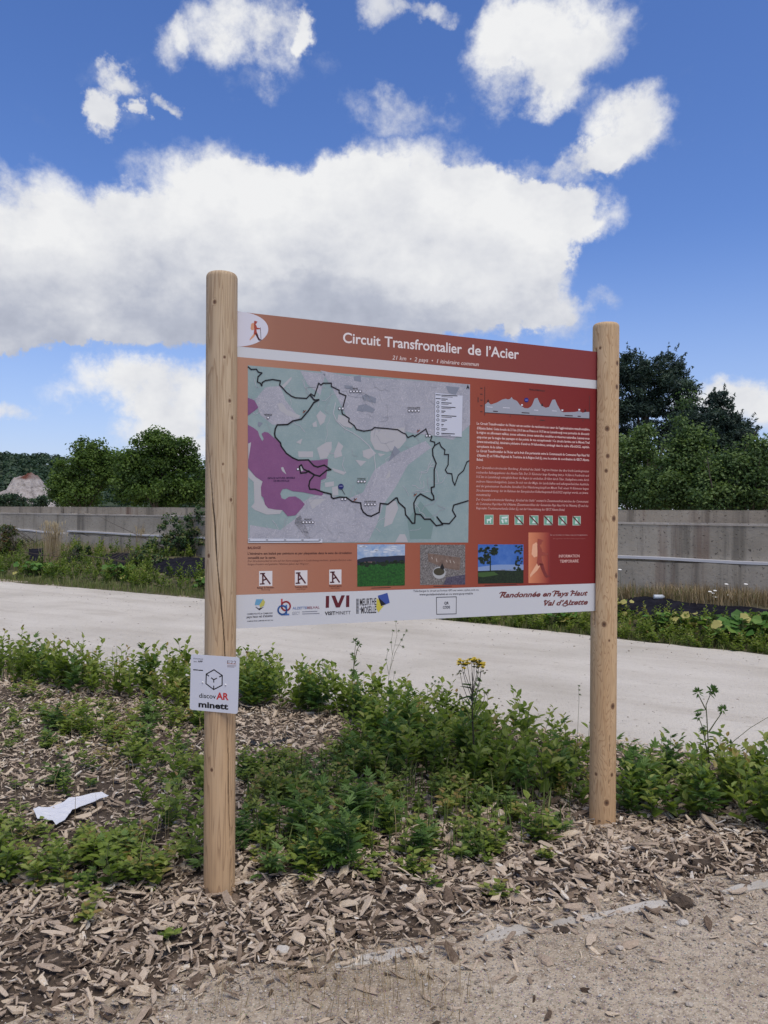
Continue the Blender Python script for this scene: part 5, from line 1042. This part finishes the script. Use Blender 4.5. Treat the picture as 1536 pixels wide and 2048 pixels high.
mats_of = lambda k: [M_mug if 9 <= k < 13 else M_weed, M_stem]
for lst, nm in (([k for k in range(16) if not 9 <= k < 13], 'leafy_ground_cover'), (list(range(9, 13)), 'feathery_ground_cover')):
    sel = small[np.isin(AP[small, 3].astype(int), lst)]
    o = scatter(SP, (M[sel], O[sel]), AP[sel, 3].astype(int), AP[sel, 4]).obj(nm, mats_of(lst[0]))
    tag(o, 'low leafy weeds covering the wood chips around the sign' if 'leafy' in nm else 'small feathery leaved weeds scattered over the wood chips', 'ground cover', kind='stuff')
SM = [g_.mesh('weed_plant', mats_of(k)) for k, g_ in enumerate(SP)]
for i in big:
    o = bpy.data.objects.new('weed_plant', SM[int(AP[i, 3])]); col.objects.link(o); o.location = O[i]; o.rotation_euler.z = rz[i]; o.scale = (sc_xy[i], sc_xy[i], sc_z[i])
    zi_ = int(AP[i, 5]); zs = big[AP[big, 5] == zi_]; q3 = np.quantile(P[zs, 0], [.34, .67]); side = ('left', 'middle', 'right')[int(P[i, 0] > q3[0])+int(P[i, 0] > q3[1])]; tall = 'taller' if AP[i, 2] > np.median(AP[zs, 2]) else 'shorter'
    lab = tall+' '+ZONES[zi_][5]+', '+side+' of that group'; tag(o, lab, 'weed', lab.replace('weed', 'weeds', 1))
ON_MEMB = np.zeros(len(BX), bool)
for mp_ in MEMB: ON_MEMB |= inpoly(BX[:, :2], mp_)
def blades(name, poly, n, h, mt, label, seed, bankside=False, lean=.25, w=.004, cat='grass', gr=(.4, 1)):
    rng = np.random.default_rng(seed); g = Geo(); B = []
    if bankside:
        c = np.where(inpoly(BX[:, :2], poly) & ~ON_MEMB)[0]; q = BP[rng.choice(c, n)]+np.concatenate([rng.normal(0, .03, (n, 2)), np.zeros((n, 1))], 1)
    else:
        G = np.array([ground(*q, .02)[:2] for q in poly]); xy = rng.uniform(G.min(0), G.max(0), (n*4, 2)); k = inpoly(project(np.concatenate([xy, np.full((len(xy), 1), .02)], 1))[:, :2], poly); xy = xy[k][:n]; q = np.concatenate([xy, np.maximum(mulch_h(xy[:, 0], xy[:, 1]), 0)[:, None]], 1)
    n = len(q); q[:, 2] -= .01; a = rng.uniform(0, 6.28, n); d = np.stack([np.cos(a), np.sin(a), 0*a], 1); hh = h*rng.uniform(*gr, n)[:, None]; ln = np.abs(rng.normal(0, lean, n))[:, None]
    s_ = np.stack([-d[:, 1], d[:, 0], 0*a], 1)*w*rng.uniform(.6, 1.3, n)[:, None]; up = np.array([[0, 0, 1.0]])
    m1 = q+up*hh*.55+d*hh*ln*.35; t = q+up*hh*(1-.3*ln)+d*hh*ln
    V = np.stack([q-s_, q+s_, m1+s_*.8, t, m1-s_*.8], 1); i5 = np.arange(n)[:, None]*5; F = [tuple(r) for r in (i5+np.array([[0, 1, 2, 4]])).tolist()]+[tuple(r) for r in (i5+np.array([[4, 2, 3]])).tolist()]; g.add(V, F, 0, np.repeat(np.clip(rng.normal(.5, .22, n), 0, 1), 5))
    o = g.obj(name, mt); tag(o, label, cat, kind='stuff'); return o
blades('grass_blades', [(700, 1500), (1150, 1560), (1150, 1660), (900, 1740), (520, 1730), (480, 1600)], 700, .24, M_grass, 'thin grass blades among the weeds between the posts', 3)
blades('dry_grass_blades', [(700, 1900), (1000, 1990), (900, 2040), (300, 2040), (560, 1950)], 240, .20, M_straw, 'sparse dry grass blades at the lower edge of the wood chips', 4, w=.0010, lean=.9)
blades('dead_stems', [(60, 1400), (420, 1420), (420, 1720), (480, 1480), (700, 1440), (1170, 1560), (1100, 1700), (480, 1740), (420, 1760), (0, 1760)], 420, .26, M_straw, 'thin dead stems standing among the weeds', 8, w=.0012, lean=.5, cat='dead stems')
blades('edge_grass_blades', [(-100, 1330), (260, 1360), (250, 1390), (-100, 1365)], 260, .34, M_grass, 'grass blades along the path edge at the far left', 6)

# ---- single tall weeds
def plant_root(px, py, name, label, cat): 
    p = ground(px, py, .03); p[2] = float(mulch_h(p[0], p[1]))-.005; return empty(name, p, label, cat), p
def lift(px, py, base): return at_depth(px, py, base[1])-base     # photo point at the plant's own distance
def stem_of(g, base, pts, r0, r1, mi=0): 
    P = np.array([lift(a, b_, base) for a, b_ in pts]); tube(g, P, np.linspace(r0, r1, len(P)), 6, mi); return P
# ragwort
rt_, b = plant_root(949, 1560, 'ragwort_plant', 'tall ragwort with dark stem and yellow flower heads, behind the sign', 'wildflower')
g = Geo(); main = stem_of(g, b, [(949, 1562), (948, 1500), (945, 1440), (944, 1400), (946, 1370), (944, 1345)], .0055, .003)
tips = []
rr_ = np.random.default_rng(9)
for (s0, mid, tp) in [((945, 1400), (930, 1360), (921, 1322)), ((945, 1395), (938, 1350), (934, 1325)), ((945, 1385), (945, 1350), (942, 1318)), ((946, 1380), (953, 1350), (952, 1320)), ((946, 1400), (960, 1360), (963, 1328)), ((944, 1380), (948, 1350), (948, 1322)), ((946, 1440), (968, 1400), (970, 1385)), ((945, 1450), (925, 1400), (919, 1390)), ((944, 1420), (925, 1370), (920, 1345)), ((947, 1420), (958, 1370), (961, 1345)), ((945, 1390), (929, 1345), (928, 1330)), ((945, 1390), (957, 1345), (957, 1332))]:
    P = stem_of(g, b, [s0, mid, tp], .0022, .0012); tips.append((P[-1], tp[1] < 1340))
g.obj('stem', M_dstem, rt_)
M_rag = plain('ragwort_yellow', (.80, .56, .04), .6); M_bud = plain('ragwort_bud', (.16, .17, .05), .7)
for tp, yel in tips:
    g = Geo()
    for _ in range(8):
        c = tp+rr_.normal(0, .011, 3)*np.array([1.3, 1.3, .5]); a = np.arange(9)*2*math.pi/9; r_ = .012 if yel else .005
        ring = np.stack([np.cos(a)*r_, np.sin(a)*r_, .002*np.sin(a*3)], 1)+c; mi_ = 0 if yel and rr_.uniform() < .8 else 1
        g.add(np.concatenate([ring, [c+[0, 0, .005]]]), [(i, (i+1) % 9, 9) for i in range(9)], mi_, .5); g.add(np.concatenate([c+(ring-c)*.6, [c-[0, 0, .010]]]), [((i+1) % 9, i, 9) for i in range(9)], 1, .5)
    g.obj('flower_head', [M_rag, M_bud], rt_)
g = Geo(); k = 26; f = rr_.uniform(.05, .8, k); idxp = np.stack([np.interp(f, np.linspace(0, 1, 6), main[:, i]) for i in range(3)], 1); a = rr_.uniform(0, 6.28, k)
leaves(g, idxp, np.stack([np.cos(a), np.sin(a), rr_.uniform(-.3, .7, k)], 1), np.tile([0, 0, 1.0], (k, 1)), rr_.uniform(.04, .09, k), rr_.uniform(.012, .022, k), 0, rr_.uniform(.2, .5, k)); tag(g.obj('foliage', M_mug, rt_), kind='stuff')
# bristly thistle-like weed on the right
def bristle(g, c, r_, rng, n=26):
    d = norm(rng.normal(size=(n, 3))+np.array([0, 0, .5])); leaves(g, c+d*r_*.25, d, rng.normal(size=(n, 3)), r_*1.3, r_*.42, 0, rng.uniform(.2, .6, n), fold=.1, droop=0)
def thistle(px, py, name, label, stems, heads, leafs, r0=.004):
    rt, b = plant_root(px, py, name, label, 'wild plant'); g = Geo()
    for s_ in stems: stem_of(g, b, s_, r0, r0*.5)
    g.obj('stem', M_stem, rt); rng = np.random.default_rng(int(px)); 
    for hpx, hpy, rp in heads:
        g = Geo(); bristle(g, lift(hpx, hpy, b), rp*b[1]/FPX, rng); g.obj('flower_head', M_mug, rt)
    if leafs:
        g = Geo()
        for (ax, ay, bx, by) in leafs:
            A = lift(ax, ay, b); Bq = lift(bx, by, b); D = Bq-A; L_ = np.linalg.norm(D); D = D+np.array([0, rng.normal(0, .3)*L_, 0]); leaves(g, A, D, np.array([[0, -.5, 1.0]]), L_*1.05, L_*.30, 0, .4)
        g.obj('leaf', M_mug, rt)
    return b
thistle(1421, 1565, 'bristly_weed', 'tall bristly weed with spiky green heads against the path, far right', [[(1420, 1570), (1417, 1500), (1414, 1440), (1412, 1410), (1421, 1388)], [(1412, 1420), (1403, 1402), (1396, 1388)], [(1417, 1465), (1430, 1445), (1444, 1425)], [(1420, 1530), (1410, 1480), (1405, 1455), (1398, 1436)]],
        [(1396, 1385, 8), (1424, 1381, 9), (1430, 1386, 8), (1446, 1420, 8), (1398, 1433, 7), (1405, 1460, 6)], [(1414, 1465, 1447, 1464), (1416, 1474, 1430, 1472), (1412, 1420, 1388, 1423), (1410, 1485, 1392, 1472), (1412, 1490, 1396, 1490), (1398, 1438, 1384, 1438), (1418, 1512, 1392, 1510), (1415, 1456, 1404, 1448), (1421, 1390, 1432, 1398)])
thistle(1440, 1545, 'leaning_weed', 'thin bare stem leaning out of the right edge over the path', [[(1425, 1535), (1450, 1500), (1470, 1480), (1500, 1456), (1540, 1432)]], [(1458, 1487, 6)], [(1445, 1505, 1430, 1490), (1462, 1488, 1470, 1498)], .0026)
thistle(706, 1450, 'sow_thistle', 'tall single weed with dark buds against the path, right of the left post', [[(705, 1450), (705, 1400), (706, 1360), (708, 1320), (711, 1290)], [(708, 1330), (714, 1300), (719, 1290)]], [(710, 1283, 6), (718, 1289, 5), (704, 1309, 4), (709, 1345, 5), (708, 1350, 4)], [(706, 1385, 722, 1366), (706, 1400, 720, 1382), (706, 1400, 693, 1388), (708, 1330, 714, 1318), (712, 1300, 720, 1303)])
thistle(768, 1460, 'wispy_weed', 'tall wispy weed with tiny buds rising in front of the path below the sign', [[(768, 1460), (773, 1400), (778, 1350), (785, 1310), (794, 1270), (791, 1245)], [(780, 1340), (790, 1305), (803, 1280), (813, 1262)], [(785, 1310), (782, 1285), (786, 1262)], [(778, 1350), (772, 1320), (776, 1300)], [(790, 1290), (800, 1290), (806, 1294)], [(774, 1390), (785, 1365), (790, 1345)]],
        [(791, 1243, 2.4), (813, 1262, 2.4), (803, 1280, 2.4), (786, 1262, 2.4), (776, 1300, 2.4), (806, 1294, 2.4), (790, 1345, 2.4), (797, 1262, 2.2), (782, 1285, 2.2), (772, 1320, 2.2), (808, 1270, 2.0)], [(774, 1390, 765, 1380), (772, 1410, 783, 1400), (776, 1365, 783, 1358)], .0016)
thistle(644, 1440, 'wispy_weed', 'short wispy weed halfway between the left post and the tall bare stem', [[(643, 1440), (645, 1380), (645, 1322)], [(645, 1360), (650, 1335), (648, 1320)], [(645, 1370), (638, 1345), (641, 1330)]], [(645, 1320, 2), (649, 1320, 2), (641, 1330, 2)], [], .0014)
thistle(866, 1480, 'wispy_weed', 'short wispy weed left of the yellow ragwort', [[(866, 1480), (868, 1420), (870, 1365), (866, 1355)], [(870, 1390), (876, 1372), (878, 1365)], [(868, 1400), (862, 1380), (864, 1368)]], [(866, 1355, 2.4), (878, 1365, 2.4), (864, 1368, 2.4), (871, 1362, 2.2)], [], .0014)
thistle(1150, 1560, 'grass_stalk', 'thin grass stalk with dark seed head left of the right post', [[(1152, 1560), (1155, 1470), (1158, 1400), (1157, 1370)]], [(1158, 1372, 2), (1159, 1380, 2), (1160, 1390, 2)], [], .0013)

# ------------------------------------------------------------------ bank vegetation
def bleaf_clump(px, py, wpx, n, ll, label, seed, yel=.1):
    rng = np.random.default_rng(seed); b, _, _ = bank_at(px, py); root = empty('broad_leaved_plant', b-np.array([0, 0, .01]), label, 'plant', 'broad leaved plants along the far path edge'); g = Geo(); gs = Geo(); rad = wpx*b[1]/FPX*.5; ll *= .74; n = int(n*1.7)
    for k in range(n):
        q = np.array([rng.normal(0, .45)*rad, rng.normal(0, .25)*min(rad, .5), 0]); h = rng.uniform(.04, .30)*(ll/.13); tp = q+np.array([rng.normal(0, .05), rng.normal(-.04, .04), h])
        tube(gs, [q-np.array([0, 0, .05]), (q+tp)/2+rng.normal(0, .01, 3), tp], [.004, .0035, .003], 4); a = rng.uniform(0, 6.28); D = np.array([math.cos(a), math.sin(a), rng.uniform(-.5, .2)]); U = np.array([rng.normal(0, .55), -.35+rng.normal(0, .5), 1.0]); L_ = ll*rng.uniform(.6, 1.2)
        D = norm(D); S = norm(np.cross(D, U)); N = np.cross(S, D); m_ = 12; an = np.linspace(-2.75, 2.75, m_); r_ = L_*.5*(1+.13*np.cos(an*5))*(1+.15*np.cos(an)); ring = tp+D*L_*.38+(np.cos(an)*r_)[:, None]*D+(np.sin(an)*r_)[:, None]*S+((.10*np.abs(np.sin(an)*r_))-.06*L_*np.cos(an*2))[:, None]*N
        V = np.concatenate([[tp+D*L_*.06], ring]); tt_ = 1.0 if rng.uniform() < yel else np.clip(rng.normal(.45, .18), 0, .78); g.add(V, [(0, i+1, i+2) for i in range(m_-1)], 0, tt_)
    g.obj('foliage', M_squash, root); gs.obj('stem', M_stem, root)
bleaf_clump(72, 1150, 70, 46, .17, 'bright green broad leaved plant at the path edge, far left', 1, .03)
bleaf_clump(243, 1158, 62, 44, .17, 'broad leaved plant with yellow leaves beside the black membrane, left of left post', 2, .2)
bleaf_clump(405, 1180, 40, 20, .15, 'yellowing broad leaved plant touching the left post', 3, .4)
bleaf_clump(1328, 1262, 50, 18, .14, 'small broad leaved plant at the path edge right of the right post', 4, .15)
bleaf_clump(1375, 1258, 40, 12, .13, 'yellow green broad leaved plant in the middle of the right verge', 5, .5)
bleaf_clump(1470, 1278, 130, 74, .16, 'large broad leaved plant with yellow patches at the right verge', 6, .14)
bleaf_clump(1525, 1270, 80, 46, .17, 'broad leaved plant at the right edge of the picture beyond the path', 7, .08)
bleaf_clump(1238, 1228, 34, 16, .14, 'yellow green broad leaved plant just behind the right post', 8, .5)
bleaf_clump(1120, 1250, 60, 18, .13, 'broad leaved plant showing below the sign beside the right post', 9, .1)
def shrub(px, py, lobes, n, per, leaf, label, seed, mt, name='bank_shrub', group='leafy bushes on the bank'):
    b, _, _ = bank_at(px, py); return tree(name, label, 'shrub', px, b[1], lobes, n, per, leaf, mt, group, trunk_r=.012, seed=seed, clump_r=(.05, .13), z0=b[2]-.02, stems=4)
M_bank = leaf_mat('bank_leaf', [(0, (.022, .050, .022)), (.5, (.050, .100, .036)), (.8, (.10, .16, .05)), (1, (.20, .20, .08))])
shrub(350, 1110, [(345, 1055, 28, 26), (365, 1075, 40, 26), (330, 1095, 40, 24), (390, 1050, 22, 24), (400, 1020, 9, 16), (395, 1085, 30, 26), (300, 1110, 36, 16), (340, 1120, 34, 14)], 210, 26, .055, 'tall leafy bush on the bank beside the left post', 21, M_bank)
shrub(15, 1110, [(10, 1060, 22, 22), (-20, 1080, 40, 30), (25, 1085, 18, 24), (15, 1115, 26, 18)], 130, 26, .055, 'leafy bush with reddish tips at the left edge of the picture', 22, leaf_mat('autumn_leaf', [(0, (.03, .055, .02)), (.5, (.07, .11, .03)), (.8, (.16, .14, .05)), (1, (.22, .10, .05))]))
shrub(290, 1128, [(285, 1118, 24, 16), (310, 1125, 22, 14)], 60, 22, .06, 'low dark bush in front of the tall bush on the bank', 23, M_bank)
shrub(165, 1118, [(165, 1105, 16, 14), (150, 1125, 22, 12)], 50, 22, .06, 'low bush in the middle of the left bank', 24, M_bank)
blades('bank_grass', [(-200, 1080), (60, 1085), (420, 1105), (540, 1120), (540, 1200), (420, 1195), (200, 1178), (0, 1160), (-200, 1140)], 3400, .26, M_grass, 'mixed grass and herbs covering the left bank', 31, True, .35, .006)
blades('dry_bank_grass', [(-100, 1086), (420, 1092), (420, 1112), (-100, 1104)], 900, .26, M_straw, 'dry grass along the foot of the wall on the left', 32, True, .3, .004)
blades('bank_edge_grass', [(-100, 1140), (0, 1152), (420, 1186), (560, 1200), (560, 1212), (420, 1199), (0, 1163), (-100, 1152)], 2600, .20, M_grass, 'grass fringe along the far path edge on the left', 33, True, .4, .005)
blades('dry_bank_grass', [(1190, 1192), (1560, 1196), (1560, 1216), (1400, 1212), (1290, 1200), (1190, 1205)], 2600, .30, M_straw, 'dry straw coloured grass at the foot of the wall on the right', 34, True, .5, .0035)
blades('bank_grass', [(1190, 1180), (1560, 1190), (1560, 1210), (1190, 1200)], 900, .22, M_grass, 'green grass mixed into the dry grass by the right wall', 35, True, .4, .004)
blades('bank_edge_grass', [(860, 1228), (1190, 1258), (1560, 1290), (1560, 1312), (1236, 1283), (860, 1238)], 2400, .14, M_grass, 'grass fringe along the far path edge on the right', 36, True, .5, .004)
rb = np.random.default_rng(77)   # low herbs on the right verge
c = np.where(inpoly(BX[:, :2], [(830, 1215), (1180, 1235), (1240, 1228), (1400, 1245), (1640, 1255), (1640, 1322), (1236, 1285), (830, 1238)]))[0]; q = BP[rb.choice(c, 520)]; n = len(q); hs_ = rb.uniform(.08, .24, n)
o = scatter(SP, (rotz(rb.uniform(0, 6.28, n))*np.stack([.5+hs_, .5+hs_, hs_/.3], 1)[:, None, :]*1.0, q), rb.integers(0, 13, n), rb.normal(-.10, .1, n)).obj('verge_herbs', [M_weed, M_stem]); tag(o, 'low dark green herbs along the far path edge on the right', 'ground cover', kind='stuff')
c = np.where(inpoly(BX[:, :2], [(-150, 1095), (420, 1110), (560, 1125), (560, 1190), (420, 1190), (0, 1155), (-150, 1140)]) & ~ON_MEMB)[0]; q = BP[rb.choice(c, 520)]; hs_ = rb.uniform(.12, .42, n)
o = scatter(SP, (rotz(rb.uniform(0, 6.28, n))*np.stack([.6+hs_, .6+hs_, hs_/.3], 1)[:, None, :]*1.0, q), rb.integers(0, 13, n), rb.normal(-.22, .14, n)).obj('verge_herbs', [M_weed, M_stem]); tag(o, 'leafy herbs growing over the left bank', 'ground cover', kind='stuff')
def tuft(px, py, hpx, wpx, n, label, seed):
    rng = np.random.default_rng(seed); b, _, _ = bank_at(px, py); H = hpx*b[1]/FPX; Wd = wpx*b[1]/FPX; root = empty('dry_grass_tuft', b, label, 'grass tuft', 'tall dry grass tufts'); g = Geo(); gh = Geo()
    for k in range(n):
        q = np.array([rng.normal(0, .22)*Wd, rng.normal(0, .12)*Wd, -.03]); h = H*rng.uniform(.6, 1.0); t = q+np.array([rng.normal(0, .16)*Wd, rng.normal(0, .1)*Wd, h]); tube(g, [q, (q+t)/2+rng.normal(0, .01, 3), t], [.004, .003, .002], 3, 0, rng.uniform(.4, 1)); d = norm(t-q)
        gh.add(*(lambda V: (V, [(0, 1, 2, 3), (0, 3, 4, 1)]))(np.array([t-d*.02, t+[.012, 0, .04], t+d*.11, t+[-.012, 0, .04], t+[0, -.012, .05]])), 0, rng.uniform(.6, 1))
    g.obj('blades', M_straw, root); tag(gh.obj('seed_heads', M_straw, root), kind='stuff')
tuft(105, 1128, 82, 42, 170, 'tall straw coloured grass tuft on the left bank', 3); tuft(288, 1100, 52, 26, 46, 'smaller dry reddish tuft in front of the wall rail', 4)
# white daisies and litter on the right bank
for k, (hx_, hy_) in enumerate([(1453, 1168), (1430, 1181), (1426, 1186), (1420, 1183), (1428, 1194), (1432, 1197), (1458, 1190), (1462, 1193), (1240, 1139), (1492, 1168)]):
    b, _, _ = bank_at(hx_, 1205); root = empty('white_daisy', b, ('white daisy beside the right post in front of the wall' if k == 8 else 'white daisy in the dry grass on the right bank'), 'flower', 'white daisies on the right bank' if k != 8 else None); h = at_depth(hx_, hy_, b[1])-b; h[2] = max(h[2], .08)
    g = Geo(); tube(g, [np.array([0, 0, -.03]), h*.5+np.array([.01, 0, 0]), h], [.002, .002, .0015], 4); g.obj('stem', M_stem, root); g = Geo(); a = np.arange(12)*math.pi/6; D = np.stack([np.cos(a), np.sin(a)*.8, .25*np.sin(a)+.05], 1); leaves(g, np.tile(h, (12, 1)), D, np.tile([0, -.5, 1.0], (12, 1)), .028, .011, 0, .5, fold=.05, droop=.1); g.obj('petal', M_pet if 'M_pet' in globals() else globals().setdefault('M_pet', plain('daisy_white', (.72, .72, .68), .7)), root)
b, _, _ = bank_at(1318, 1200); g = Geo(); tube(g, [np.array([-.075, 0, .05]), np.array([-.07, 0, .05]), np.array([.055, .01, .05]), np.array([.06, .01, .05]), np.array([.08, .012, .05])], [.028, .032, .032, .014, .013], 12); tag(g.obj('plastic_bottle', plain('pale_plastic', (.50, .55, .60), .35), loc=b, smooth=True), 'pale crushed bottle lying in the dry grass on the right bank', 'bottle')
